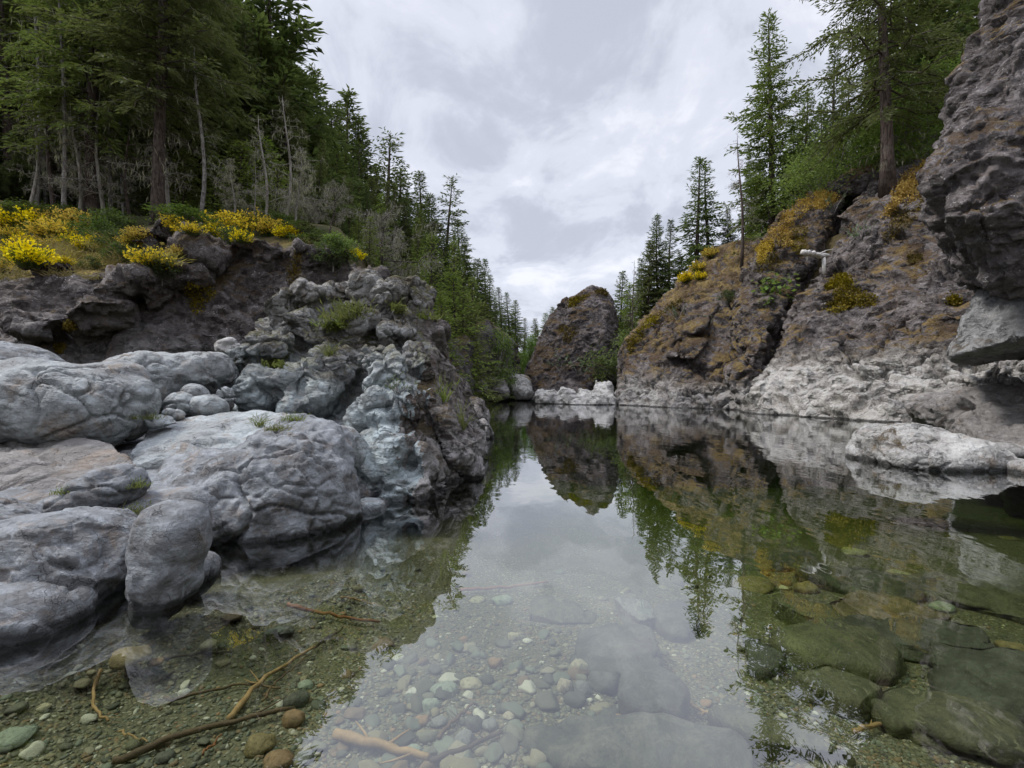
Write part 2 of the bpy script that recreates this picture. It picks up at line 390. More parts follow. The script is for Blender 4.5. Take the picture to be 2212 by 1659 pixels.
M['fir'] = leaf_mat('fir_needles', (.074, .104, .033), (.205, .247, .078))
M['firdark'] = leaf_mat('dark_fir_needles', (.052, .078, .032), (.145, .185, .066))
M['firlight'] = leaf_mat('young_fir_needles', (.14, .20, .042), (.31, .38, .09))
M['maple'] = leaf_mat('maple_leaves', (.12, .205, .04), (.27, .38, .085), .4)
M['bright'] = leaf_mat('bright_green_leaves', (.10, .175, .035), (.22, .31, .075), .4)
M['willow'] = leaf_mat('grey_green_leaves', (.13, .17, .10), (.22, .27, .17), .25)
M['salal'] = leaf_mat('shrub_leaves', (.035, .065, .017), (.085, .125, .035), .3)
M['broomgreen'] = leaf_mat('broom_stems', (.05, .075, .02), (.10, .125, .035), .2)
M['blossom'] = leaf_mat('broom_blossom', (.72, .52, .015), (.92, .74, .03), .25)
M['grass'] = leaf_mat('grass_blades', (.11, .15, .03), (.25, .27, .07), .35)
M['drygrass'] = leaf_mat('dry_grass_blades', (.24, .185, .065), (.42, .34, .13), .3)
M['usnea'] = leaf_mat('hanging_lichen', (.26, .255, .165), (.46, .44, .31), .3)
M['mossclump'] = leaf_mat('moss_cushion', (.075, .055, .010), (.26, .19, .02), .1, nsc=2.5)
M['stonecrop'] = leaf_mat('stonecrop_mat', (.34, .21, .045), (.58, .42, .13), .1, nsc=2.5)
M['bark'] = bark_mat('fir_bark', (.035, .026, .022), (.105, .080, .068), .25, (.17, .16, .145))
M['barkpale'] = bark_mat('pale_bark', (.10, .09, .082), (.25, .235, .22), .5, (.38, .37, .345))
M['deadwood'] = bark_mat('dead_twig_bark', (.17, .152, .135), (.35, .325, .285), .5, (.40, .39, .33))
M['driftpale'] = plain_mat('sun_bleached_wood', (.50, .48, .45), (.74, .72, .68), 5., .85, .6)
M['drift'] = plain_mat('bleached_driftwood', (.26, .245, .23), (.56, .54, .51), 5., .85, .9, strk=(3, 3, 3))
# ------------------------------------------------------------------ rocks
def E(px, py, D, rx, ry, rd, rot=0.):
    return ('e', px, py, D, rx, ry, rd, rot)
def HULL(pts, back=0., down=0.):
    return ('h', pts, back, down)

def _part_bm(part):
    bm = bmesh.new()
    if part[0] == 'e':
        _, px, py, D, rx, ry, rd, rot = part
        bmesh.ops.create_icosphere(bm, subdivisions=4, radius=1.)
        s = D / F; c = P(px, py, D)
        mt = Matrix.Translation(Vector(c)) @ Matrix.Rotation(math.radians(rot), 4, 'Y') @ Matrix.Diagonal((rx * s, rd, ry * s, 1))
        # superellipsoid: a little boxier than a ball
        for v in bm.verts:
            n = v.co; v.co = n * (1. / (abs(n.x) ** 2.6 + abs(n.y) ** 2.6 + abs(n.z) ** 2.6) ** (1 / 2.6))
        bm.transform(mt)
    elif part[0] == 'k':       # an angular block inside the same ellipsoid
        _, px, py, D, rx, ry, rd, rot = part
        rg = np.random.default_rng(int(px * 7 + py * 13))
        for _ in range(15):
            n = rg.normal(size=3); n /= np.linalg.norm(n); bm.verts.new(n * rg.uniform(1.0, 1.22))
        r = bmesh.ops.convex_hull(bm, input=bm.verts)
        bmesh.ops.delete(bm, geom=[v for v in bm.verts if not v.link_faces], context='VERTS')
        bmesh.ops.triangulate(bm, faces=bm.faces)
        s = D / F
        bm.transform(Matrix.Translation(Vector(P(px, py, D))) @ Matrix.Rotation(math.radians(rot), 4, 'Y') @ Matrix.Diagonal((rx * s, rd, ry * s, 1)))
    else:
        _, pts, back, down = part
        for q in pts:
            w = P(*q)
            bm.verts.new(w)
            if back: bm.verts.new((w[0] * (q[2] + back) / q[2], w[1] + back, w[2]))
            if down:
                u = w.copy(); u[2] = min(u[2] - down, -.5); bm.verts.new(u)
        r = bmesh.ops.convex_hull(bm, input=bm.verts)
        junk = [e for e in r['geom_interior'] if isinstance(e, bmesh.types.BMVert)]
        junk += [v for v in bm.verts if not v.link_faces and v not in junk]
        bmesh.ops.delete(bm, geom=junk, context='VERTS')
        bmesh.ops.triangulate(bm, faces=bm.faces)
    V = np.array([v.co[:] for v in bm.verts]); bm.verts.index_update()
    T = np.array([[v.index for v in f.verts] for f in bm.faces]); bm.free()
    return V, T

def remesh(parts, voxel):
    mb = MB()
    for p in parts:
        V, T = _part_bm(p); mb.add(V, T=T)
    o = obj('tmp', mb.data('tmp', None))
    md = o.modifiers.new('r', 'REMESH'); md.mode = 'VOXEL'; md.voxel_size = voxel
    dg = bpy.context.evaluated_depsgraph_get()
    ev = o.evaluated_get(dg); me = ev.to_mesh()
    V = np.empty(len(me.vertices) * 3); me.vertices.foreach_get('co', V); V = V.reshape(-1, 3)
    ed = np.empty(len(me.edges) * 2, np.int64); me.edges.foreach_get('vertices', ed); ed = ed.reshape(-1, 2)
    lt = np.empty(len(me.polygons), np.int64); me.polygons.foreach_get('loop_total', lt)
    li = np.empty(len(me.loops), np.int64); me.loops.foreach_get('vertex_index', li)
    ls = np.empty(len(me.polygons), np.int64); me.polygons.foreach_get('loop_start', ls)
    Q = np.stack([li[ls[lt == 4] + k] for k in range(4)], 1) if (lt == 4).any() else np.zeros((0, 4), np.int64)
    T = np.stack([li[ls[lt == 3] + k] for k in range(3)], 1) if (lt == 3).any() else np.zeros((0, 3), np.int64)
    ev.to_mesh_clear(); d = o.data; bpy.data.objects.remove(o); bpy.data.meshes.remove(d)
    return V, Q, T, ed

def relax(V, ed, it, k=.6):
    n = len(V); deg = np.bincount(ed.ravel(), minlength=n)[:, None]
    for _ in range(it):
        S = np.stack([np.bincount(ed[:, 0], V[ed[:, 1], j], n) + np.bincount(ed[:, 1], V[ed[:, 0], j], n) for j in range(3)], 1)
        V = V + k * (S / np.maximum(deg, 1) - V)
    return V

def normals(V, Q, T):
    Nn = np.zeros_like(V)
    for Fc in (Q, T):
        if not len(Fc): continue
        a = V[Fc[:, 0]]; b = V[Fc[:, 1]]; c = V[Fc[:, 2]]
        fn = np.cross(b - a, c - a) if Fc.shape[1] == 3 else np.cross(c - a, V[Fc[:, 3]] - b)
        for k in range(Fc.shape[1]):
            for j in range(3): Nn[:, j] += np.bincount(Fc[:, k], fn[:, j], len(V))
    return Nn / (np.linalg.norm(Nn, axis=1)[:, None] + 1e-12)

def carve(V, Nn, st, seed=0.):
    """how far each point of a rock moves along its normal"""
    p = V + seed
    wv = np.stack([fbm(p * st.get('wf', .9) + k * 31., 3) for k in range(3)], 1)
    d = np.zeros(len(V)) + st.get('bias', 0.)
    for a, f, o in st.get('lump', ()): d += a * fbm(p * f, o)
    for a, f, o in st.get('billow', ()):
        b = np.abs(fbm(p * f + .35 * wv, o)); d += a * (np.minimum(b * 2.2, 1) ** .55 - .6)
    for a, f, dr in st.get('ledge', ()):
        n = np.array(dr) / np.linalg.norm(dr)
        al = (p + .38 / f * wv) @ n * f + .5 * fbm(p * f * .35 + 40., 2)
        fr = al - np.floor(al)
        d += a * (np.where(fr < .86, fr / .86, (1 - fr) / .14) - .5) * sstep(-.25, .35, fbm(p * f * .4 + 70., 2))
    for a, f, k in st.get('shard', ()):
        # joints: planes that meet in sharp edges and re-entrants
        q = p + .10 / f * wv
        for j in range(k):
            n = _CT[(int(f * 37) * 7 + j * 13) % 256]; n = n / np.linalg.norm(n); x = q @ n * f * (.7 + .6 * _CV[j * 5 + 3]) + _CV[j * 11]
            d += a / k ** .5 * (np.abs(x - np.round(x)) * 4 - 1) * (.35 + .65 * sstep(-.3, .3, fbm(p * f * .3 + 13. * j, 1)))
    for a, f, o in st.get('ridge', ()): d += a * (ridged(p * f, o) - .9)
    for a, f, dr in st.get('strata', ()):
        n = np.array(dr) / np.linalg.norm(dr)
        q = p + .25 / f * wv
        al = q @ n
        q = q * .22 + al[:, None] * n * .78
        r = ridged(q * f, 3)
        d += a * (np.clip(r, -.4, 1.0) - .4)
    for a, size in st.get('facet', ()):
        q = (p + wv * size * .22) / size * np.array([1, 1, 1.35])
        f1, f2, cid, vec = worley(q)
        d += a * ((_CV[cid] - .5) * .9 + np.einsum('ij,ij->i', vec, _CT[cid]) * 1.25)
    for dep, size, wd in st.get('crack', ()):
        q = (p + wv * size * .5) / size * np.array(st.get('cs', (1, 1, 1.5)))
        f1, f2, cid, vec = worley(q)
        g = np.clip(1 - (f2 - f1) / (wd * 2.2), 0, 1)
        d -= dep * g * sstep(-.35, .25, wv[:, 0])
    return d

STY = {}
STY['smooth'] = dict(lump=[(.045, 1.3, 3), (.005, 12, 3)], billow=[(.02, 1.5, 2)], ledge=[(.035, 3.2, (.35, .2, 1)), (.012, 9, (.35, .2, 1))], shard=[(.016, 1.6, 4), (.006, 5, 3)], crack=[(.05, .5, .025), (.02, .2, .025)], wf=1.2)
STY['banded'] = dict(lump=[(.05, 1.2, 3), (.005, 12, 3)], ledge=[(.055, 3.4, (.55, -.25, 1)), (.02, 9, (.55, -.25, 1))], facet=[(.012, .3)], crack=[(.05, .8, .025), (.015, .2, .03)], wf=.8)
STY['egg'] = dict(lump=[(.05, 2.2, 3), (.005, 14, 3)], billow=[(.02, 2.4, 2)], ledge=[(.010, 3.6, (.6, .2, .8))], crack=[(.03, .5, .025)], wf=1.2)
STY['boulder'] = dict(lump=[(.05, 1.2, 4), (.005, 14, 3)], ledge=[(.04, 1.9, (.45, .2, 1)), (.014, 6, (.45, .2, 1))], shard=[(.035, 1.3, 4), (.012, 4, 4)], crack=[(.06, .8, .025), (.022, .28, .025)], wf=1.)
STY['knobbly'] = dict(lump=[(.05, 1.0, 4), (.006, 11, 4)], ledge=[(.08, 1.6, (.8, .1, .7)), (.022, 6, (.6, .1, .9))], shard=[(.07, 1.0, 4), (.028, 3.2, 4), (.009, 10, 3)], crack=[(.09, .7, .025), (.035, .25, .025)], wf=.7)
STY['crag'] = dict(lump=[(.04, .9, 4), (.006, 9, 4)], ledge=[(.085, 1.4, (.8, .1, .55)), (.025, 5, (.8, .1, .55))], shard=[(.09, .9, 4), (.045, 2.6, 4), (.016, 8, 3)], facet=[(.035, .5)], crack=[(.14, .8, .025), (.06, .3, .03)], wf=.7)
STY['bank'] = dict(lump=[(.12, .38, 3), (.012, 5, 5)], ledge=[(.16, .7, (.6, .15, .9)), (.05, 2.2, (.6, .15, .9))], shard=[(.20, .5, 4), (.10, 1.4, 4), (.042, 4, 4), (.015, 10, 3)], facet=[(.10, .5), (.05, .2)], crack=[(.22, 1.6, .02), (.10, .5, .025)], wf=.5)
STY['cliff'] = dict(lump=[(.14, .2, 3), (.02, 2.5, 5)], ledge=[(.14, .5, (.75, .15, .6)), (.06, 1.4, (.75, .15, .6))], shard=[(.26, .28, 4), (.14, .8, 4), (.06, 2.2, 4)], facet=[(.16, 1.1), (.07, .45)], crack=[(.55, 3.4, .02), (.26, 1.7, .02), (.10, .8, .03)], cs=(1.3, 1, .8), wf=.3, bias=.05)
STY['pillar'] = dict(lump=[(.12, .22, 3), (.02, 2.5, 5)], ledge=[(.08, .7, (.5, .15, .8))], shard=[(.18, .32, 4), (.10, .9, 4), (.05, 2.4, 4)], facet=[(.09, .95), (.05, .42)], crack=[(.16, 2.6, .025), (.08, .9, .03)], wf=.3, bias=.05)
STY['over'] = dict(lump=[(.14, .5, 3), (.012, 6, 5)], ledge=[(.13, .7, (.85, .2, -.5)), (.045, 2.2, (.85, .2, -.5))], shard=[(.17, .5, 4), (.075, 1.4, 4), (.028, 4.2, 4)], facet=[(.06, .5), (.025, .18)], crack=[(.12, 1.5, .02), (.05, .5, .03)], wf=.5)
STY['block'] = dict(lump=[(.06, .6, 3), (.006, 7, 4)], ledge=[(.05, 1.2, (.8, .2, .6))], shard=[(.08, .8, 4), (.03, 2.4, 4), (.012, 7, 3)], facet=[(.03, .45)], crack=[(.08, 1.2, .025), (.04, .4, .03)], wf=.5)

def rock(name, label, cat, parts, mat, voxel, style, group=None, it=4, seed=0., amp=1., mat2=None, mask=None, struct=False):
    if name == 'rocky_crag': parts = [('k', *p[1:]) if p[0] == 'e' and (p[2] < 800 or p[1] > 890) else p for p in parts]
    V, Q, T, ed = remesh(parts, voxel)
    V = relax(V, ed, it)
    Nn = normals(V, Q, T)
    V = V + Nn * (carve(V, Nn, STY[style], seed) * amp)[:, None]
    V = relax(V, ed, 1, .25)
    o0 = np.array([V[:, 0].mean(), V[:, 1].mean(), V[:, 2].min()])
    me = meshdata(name, V - o0, [Q, T], mat, True)
    if mat2 is not None:
        me.materials.append(mat2)
        ctr = np.concatenate([V[f].mean(1) for f in (Q, T) if len(f)])
        nn = normals(V, Q, T); fn = np.concatenate([nn[f].mean(1) for f in (Q, T) if len(f)])
        px = CX + ctr[:, 0] / ctr[:, 1] * F; py = CY - (ctr[:, 2] - H) / ctr[:, 1] * F
        mk = mask(px, py, ctr, fn) + .9 * fbm(ctr * 1.7 / max(voxel * 22, .3) * .5, 4)
        me.polygons.foreach_set('material_index', (mk > 0).astype(np.int32))
    o = obj(name, me, loc=o0)
    return tag(o, label, cat, group, 'structure' if struct else None)

RK = {}
# --- the bank of scoured rock by the water, from the camera inwards
RK['shelf'] = rock('bedrock_shelf', 'low grey bedrock filling the gaps under the boulders along the shore', 'bedrock',
    [HULL([(-350, 1130, 3.1), (120, 1120, 3.2), (300, 1100, 3.4), (480, 1130, 4.2), (780, 1080, 5.3), (900, 1060, 5.9), (900, 900, 7), (520, 890, 7), (300, 893, 6.6), (-300, 900, 6.5)], down=1.2)], M['near'], .04, 'boulder', seed=3.)
RK['striped'] = rock('striped_outcrop', 'smooth grey rock with curved dark bands, running into the water beside the egg-shaped boulder', 'rock',
    [E(70, 1238, 3.05, 195, 122, .5, -10), E(178, 1232, 3.0, 92, 96, .40, -20), E(-110, 1250, 2.95, 190, 160, .5), E(110, 1155, 3.3, 150, 46, .35, -8)], M['near'], .012, 'banded', seed=1.)
RK['corner'] = rock('low_rock', 'small low smooth rock at the waterline in front of the banded outcrop', 'rock',
    [E(55, 1325, 2.58, 105, 58, .26, 12), E(-60, 1350, 2.5, 130, 80, .3, 5)], M['near'], .012, 'smooth', seed=11.)
RK['egg'] = rock('standing_boulder', 'upright egg-shaped grey boulder standing in the water with a bulging rounded top', 'boulder',
    [E(364, 1170, 2.86, 70, 92, .19, 8), E(356, 1240, 2.84, 64, 80, .18, 10), E(345, 1300, 2.82, 48, 50, .14, 14)], M['near'], .009, 'egg', seed=5., amp=.8)
RK['wedge'] = rock('small_boulder', 'small grey rock wedged between the egg-shaped boulder and the big cracked boulder', 'boulder',
    [E(428, 1245, 3.2, 34, 52, .13, 25), E(405, 1215, 3.25, 30, 40, .12)], M['near'], .012, 'smooth', seed=6., amp=.7)
RK['crackedbig'] = rock('cracked_boulder', 'big cracked boulder with a dark knobbly face rising from the waterline', 'boulder',
    [E(560, 1085, 4.55, 205, 128, .72, -5), E(640, 1000, 4.75, 105, 92, .6, 10), E(690, 1085, 4.75, 78, 108, .5, -12), E(440, 1110, 4.2, 120, 100, .5, -20), E(715, 1140, 4.75, 50, 42, .3)], M['near'], .017, 'knobbly', seed=2.)
RK['ramp'] = rock('tilted_slab', 'broad tilted pale grey slab whose worn top slopes up behind the cracked boulder', 'rock slab',
    [HULL([(270, 1010, 4.2), (430, 985, 4.5), (300, 925, 5.0), (440, 885, 5.7), (560, 890, 5.8), (665, 900, 5.5), (690, 960, 5.1), (560, 955, 4.8)], down=.8)], M['pale'], .022, 'boulder', seed=4., it=8)
RK['brownslab'] = rock('brown_slab', 'flat brownish slab sloping below the round pale boulder, split by a long dark crack', 'rock slab',
    [HULL([(-300, 945, 4.4), (60, 930, 4.5), (240, 955, 4.3), (300, 1000, 4.05), (270, 1085, 3.55), (60, 1098, 3.35), (-300, 1110, 3.2)], down=.8)], M['brownslab'], .018, 'boulder', seed=8., it=8, amp=.8)
RK['shoulder'] = rock('rounded_rock', 'small rounded rock lying in the crack at the edge of the brownish slab', 'rock',
    [E(225, 1062, 3.55, 66, 42, .25, -28), E(160, 1085, 3.45, 60, 24, .22, -10)], M['near'], .014, 'smooth', seed=9., amp=.8)
RK['round'] = rock('round_boulder', 'large round pale grey boulder sitting on the brownish slab', 'boulder',
    [E(150, 872, 4.75, 142, 92, .62, 10), E(30, 878, 4.7, 125, 92, .55, -5), E(222, 842, 4.95, 66, 62, .42), E(70, 822, 4.9, 70, 38, .4)], M['pale'], .017, 'boulder', seed=12.)
RK['dome'] = rock('domed_boulder', 'dark domed boulder with a pale rim half hidden behind the large round boulder', 'boulder',
    [E(20, 792, 6.3, 92, 48, .6, 18), E(-120, 780, 6.3, 120, 50, .6)], M['near'], .03, 'smooth', seed=13.)
RK['blue'] = rock('ridged_boulder', 'blue-grey ridged boulder with slanting grooves in the hollow behind the round boulder', 'boulder',
    [E(335, 832, 6.2, 92, 70, .7, -14), E(425, 808, 6.4, 66, 50, .55, -15), E(300, 870, 6.0, 60, 35, .5)], M['pale'], .022, 'smooth', seed=14., amp=1.3)
RK['pink'] = rock('pinkish_rock', 'small pinkish pale rock perched at the foot of the brown bank', 'rock', [E(493, 752, 8.2, 26, 20, .3, -10)], M['white'], .03, 'boulder', seed=15.)
for k, (px, py, D, rx, ry, lab) in enumerate([
    (312, 900, 5.2, 26, 17, 'fist-shaped grey stone against the side of the large round boulder'),
    (345, 905, 5.0, 28, 12, 'flat grey stone at the lip of the tilted slab'),
    (392, 872, 5.7, 22, 16, 'knobbly pale stone in the hollow below the ridged boulder'),
    (415, 850, 5.9, 20, 17, 'upright pale stone leaning in the hollow below the ridged boulder'),
    (372, 890, 5.4, 18, 10, 'small low pale stone among grass in the hollow'),
    (450, 875, 5.8, 26, 12, 'long pale stone at the foot of the crag'),
    (485, 850, 6.1, 20, 26, 'greenish pale stone standing against the foot of the crag')]):
    rock('loose_stone', lab, 'stone', [E(px, py + 4, D, rx, ry, rx * D / F * 1.1, (k * 37) % 40 - 20), E(px + rx * .5, py + 8, D, rx * .7, ry * .7, rx * D / F * .8, 20 - k * 9)], M['pale'], .012, 'knobbly', 'loose stones in the hollow between the boulders', seed=20. + k, amp=.7, it=3)
RK['ball'] = rock('ribbed_boulder', 'smooth egg-like pale boulder leaning in the gap between the cracked boulder and the crag', 'boulder',
    [E(745, 972, 5.35, 36, 50, .3, -24), E(725, 1020, 5.2, 34, 40, .25)], M['pale'], .016, 'smooth', seed=16., amp=.8)
RK['toe'] = rock('flat_rock', 'flat pale rock barely above the water at the foot of the crag', 'rock', [E(790, 1100, 4.95, 50, 22, .25, -4), E(720, 1128, 4.7, 46, 26, .25, -6)], M['pale'], .016, 'smooth', seed=17., amp=.6)

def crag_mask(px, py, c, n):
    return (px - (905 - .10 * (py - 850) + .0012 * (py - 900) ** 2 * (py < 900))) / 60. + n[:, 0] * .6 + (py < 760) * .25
RK['crag'] = rock('rocky_crag', 'tall knobbly grey crag with blue-grey lower lobes and grass on its top ledge', 'crag', [
    HULL([(530, 785, 7.1), (592, 664, 7.9), (640, 634, 8.1), (720, 628, 8.2), (860, 622, 8.3), (925, 662, 8.4), (950, 740, 8.5), (990, 850, 8.9), (1035, 935, 9.6), (1030, 985, 7.9), (950, 1075, 5.9), (810, 1050, 5.95), (740, 950, 6.3), (600, 900, 6.8), (510, 880, 7.0)], 1.6, .8),
    E(620, 668, 8.0, 44, 36, .5, -35), E(668, 644, 8.1, 44, 26, .5, -12), E(640, 708, 7.6, 50, 36, .5, -25), E(690, 722, 7.55, 40, 34, .45, 15), E(745, 640, 8.2, 44, 22, .4, 18), E(792, 628, 8.25, 30, 26, .4, -40), E(790, 700, 7.5, 33, 28, .35), E(725, 700, 7.5, 28, 20, .3), E(845, 645, 8.1, 42, 36, .4, -28), E(900, 640, 8.3, 36, 28, .4, 28), E(762, 668, 7.9, 40, 16, .4, -25), E(880, 690, 7.9, 30, 36, .4, -35),
    E(930, 715, 8.2, 27, 50, .35, -10), E(590, 752, 7.2, 66, 34, .45, -6), E(528, 790, 7.0, 32, 45, .3), E(565, 838, 6.6, 52, 52, .45), E(650, 815, 6.75, 60, 36, .45, -18), E(645, 868, 6.55, 38, 34, .35, -20),
    E(700, 852, 6.55, 34, 50, .35, 20), E(745, 795, 6.8, 32, 55, .4, 12), E(820, 775, 6.75, 38, 33, .4), E(846, 815, 6.3, 42, 60, .4, 12), E(822, 880, 6.0, 26, 46, .3, 18), E(788, 900, 6.0, 24, 45, .28, 5), E(797, 836, 6.2, 20, 24, .2),
    E(880, 877, 6.0, 34, 52, .35, -10), E(830, 906, 5.8, 26, 22, .2), E(790, 956, 5.6, 20, 26, .2), E(838, 1000, 5.65, 58, 84, .42, 6), E(880, 1050, 5.6, 70, 46, .4), E(930, 1030, 5.75, 46, 68, .45, -22), E(995, 985, 6.8, 38, 62, .5, -22), E(955, 905, 6.9, 40, 78, .5, -16), E(1022, 965, 8.2, 30, 40, .5),
    E(905, 790, 7.5, 48, 55, .6, -28), E(700, 760, 7.3, 36, 30, .3), E(860, 730, 7.6, 40, 36, .4)],
    M['crag'], .020, 'crag', seed=30., it=2, amp=1., mat2=M['cragdark'], mask=crag_mask)
rock('shore_rock', 'dark pointed rock standing in the water at the far foot of the crag', 'rock', [E(1045, 938, 11.5, 22, 34, .5, -20), E(1030, 900, 13, 26, 38, .7, -15)], M['cragdark'], .04, 'crag', seed=33., amp=.7)

# --- the purple-brown bank behind
RK['bank'] = rock('brown_rock_bank', 'long purple-brown weathered rock bank with pale lichen spots below the yellow broom terrace', 'rock bank', [
    HULL([(-500, 660, 11.0), (0, 640, 11.6), (200, 625, 12.0), (330, 590, 12.4), (-500, 800, 9.6), (0, 800, 10.1), (300, 790, 10.6), (450, 780, 11)], 2.2, .8),
    HULL([(240, 640, 11.4), (330, 555, 12), (420, 524, 12.6), (530, 520, 12.8), (600, 535, 12.8), (300, 790, 10.8), (480, 770, 11.4), (620, 760, 11.9)], 2.2, .8),
    HULL([(560, 545, 12.8), (660, 535, 13), (745, 560, 13), (790, 600, 13), (560, 790, 11.5), (820, 740, 12.2)], 2.2, .8),
    HULL([(750, 575, 13.4), (830, 588, 13.4), (850, 620, 13.4), (868, 690, 12.8), (760, 740, 12), (880, 780, 12)], 2, .8),
    *[('k', *e_[1:]) for e_ in (E(455, 552, 12.3, 78, 34, .8), E(372, 610, 11.5, 70, 40, .7, -22), E(270, 640, 11.0, 80, 30, .7, -30), E(190, 690, 10.5, 80, 30, .7, -28), E(560, 540, 12.7, 66, 26, .6), E(690, 548, 12.9, 60, 26, .6, 8), E(90, 700, 10.4, 95, 34, .6, 5))]],
    M['bank'], .055, 'bank', seed=40., it=4, amp=.8)
rock('terrace_outcrop', 'low dark rock hump breaking through the broom terrace beside the leaning fir', 'rock', [('k', 362, 520, 13.6, 56, 26, .8, -12), ('k', 420, 510, 13.9, 46, 18, .6, 8), ('k', 330, 535, 13.3, 40, 18, .6, 5)], M['bank'], .045, 'over', seed=42., amp=1.2)
rock('terrace_outcrop', 'small dark rock breaking through the grass at the front of the broom terrace', 'rock', [('k', 120, 580, 12.6, 50, 18, .6, -5)], M['bank'], .045, 'over', seed=43., amp=1.)

# --- across the pool at its far end
RK['farwall'] = rock('dark_rock_wall', 'dark broken rock wall in the distance beneath the young trees, beyond the crag', 'cliff', [
    HULL([(900, 760, 25), (955, 735, 27), (1010, 722, 30), (1020, 740, 29), (1000, 850, 27), (900, 850, 24)], 4, 1),
    HULL([(1000, 735, 32), (1030, 700, 35), (1048, 690, 36), (1090, 722, 38), (1114, 742, 40), (1119, 775, 41), (1116, 850, 42), (1000, 856, 32)], 5, 1)], M['dusk'], .11, 'pillar', seed=50., amp=.8)
for k, (px, py, D, rx, ry, lab) in enumerate([(1025, 838, 33, 24, 22, 'grey boulder at the distant waterline, lowest part of the dark rock wall'), (1072, 838, 36, 26, 22, 'grey boulder at the distant waterline, beside the pale domed one'), (1120, 835, 38, 30, 26, 'pale domed boulder at the distant waterline touching the rock pillar')]):
    rock('waterline_boulder', lab, 'boulder', [E(px, py, D, rx, ry, rx * D / F, 10), E(px + 8, py + 12, D - .6, rx * .8, ry * .7, rx * D / F * .8)], M['island' if k == 2 else 'buttress'], .11, 'pillar', 'boulders at the distant waterline', seed=52. + k, amp=.4)
RK['pillar'] = rock('rock_pillar', 'tall dark rock pillar with a domed mossy top standing alone in the river', 'rock pillar', [
    HULL([(1136, 862, 38), (1140, 806, 38.6), (1164, 736, 39), (1188, 686, 39), (1220, 644, 39.2), (1257, 634, 39.4), (1280, 616, 39.6), (1302, 622, 39.6), (1320, 642, 39.4), (1320, 672, 39), (1332, 696, 39), (1336, 740, 39), (1326, 813, 39), (1320, 870, 38.5),
          (1190, 862, 36.4), (1260, 868, 36), (1312, 862, 36.6), (1205, 770, 37), (1290, 770, 36.8), (1250, 690, 37.8), (1308, 690, 37.8)], 4.5, 1.)], M['pillar'], .085, 'pillar', seed=60., it=1, amp=.8)
RK['pillarfoot'] = rock('bleached_ledge', 'bleached white broken rocks along the waterline at the foot of the pillar', 'rock ledge',
    [E(1180, 862, 32, 26, 18, 1.2, -15), HULL([(1196, 872, 31), (1215, 836, 31.6), (1240, 846, 31), (1250, 876, 29.6)], 1.6, .5), HULL([(1236, 876, 29.6), (1252, 840, 31), (1286, 846, 30.6), (1290, 878, 29.2)], 1.6, .5), HULL([(1276, 876, 29.6), (1286, 822, 31), (1318, 826, 31), (1330, 876, 29.6)], 1.6, .5)], M['white'], .07, 'cliff', seed=61., it=1, amp=.5)

# --- the cliffs on the other bank
RK['buttressfar'] = rock('broken_buttress', 'dark broken rock buttress with jutting slabs between the pillar and the gully', 'cliff', [
    HULL([(1338, 880, 29), (1340, 752, 31.5), (1394, 694, 33), (1440, 690, 31.5), (1478, 645, 32), (1475, 886, 25.8)], 3, 1),
    HULL([(1420, 886, 26.4), (1470, 650, 30.6), (1520, 628, 31), (1550, 622, 30.6), (1568, 650, 29.4), (1590, 700, 27.6), (1600, 888, 24.2)], 3, 1),
    HULL([(1462, 706, 28.6), (1505, 668, 29), (1556, 655, 28.8), (1520, 706, 27.6), (1470, 730, 27.8)], 2), HULL([(1440, 770, 27.6), (1490, 720, 28), (1535, 735, 27.2), (1500, 775, 26.6)], 2), HULL([(1400, 884, 26.8), (1450, 832, 27.2), (1500, 846, 26), (1490, 890, 25)], 2, .6), HULL([(1490, 888, 25.2), (1530, 830, 25.4), (1580, 846, 24.6), (1590, 890, 23.8)], 2, .6)], M['buttress'], .085, 'cliff', seed=70., it=2, amp=.7)
RK['buttress'] = rock('gully_buttress', 'mossy topped buttress left of the dark gully, yellow stonecrop on its crest, log across its side', 'cliff', [
    HULL([(1560, 888, 24.8), (1604, 890, 22.9), (1616, 800, 23), (1650, 720, 23.6), (1704, 620, 24.8), (1760, 540, 26), (1812, 440, 27.6), (1815, 398, 28.5), (1758, 422, 28.5), (1690, 448, 28.5), (1650, 512, 28.5), (1624, 575, 28.5), (1592, 645, 27.7)], 4, 1),
    HULL([(1570, 800, 24), (1606, 730, 24.2), (1640, 760, 23), (1600, 870, 23)], 1.5), HULL([(1630, 600, 26), (1668, 510, 27), (1720, 540, 25.8), (1690, 620, 25)], 1.5), E(1842, 396, 28.2, 42, 26, 1.2, -10)], M['buttress'], .08, 'cliff', seed=73., it=2, amp=.8)
RK['buttress']['label'] = 'mossy topped buttress beside the dark gully, yellow stonecrop on its crest, bleached log above'
RK['shoulderhill'] = rock('mossy_shoulder', 'mossy ochre slope with broom bushes rising above the broken buttress', 'slope', [
    HULL([(1372, 716, 35), (1398, 690, 37), (1425, 654, 38), (1447, 628, 38), (1475, 606, 38), (1522, 552, 38), (1556, 530, 38), (1600, 530, 37), (1650, 515, 34), (1650, 650, 32), (1560, 660, 32), (1390, 740, 34)], 7, 1)], M['mossy'], .12, 'bank', seed=76., amp=1.)
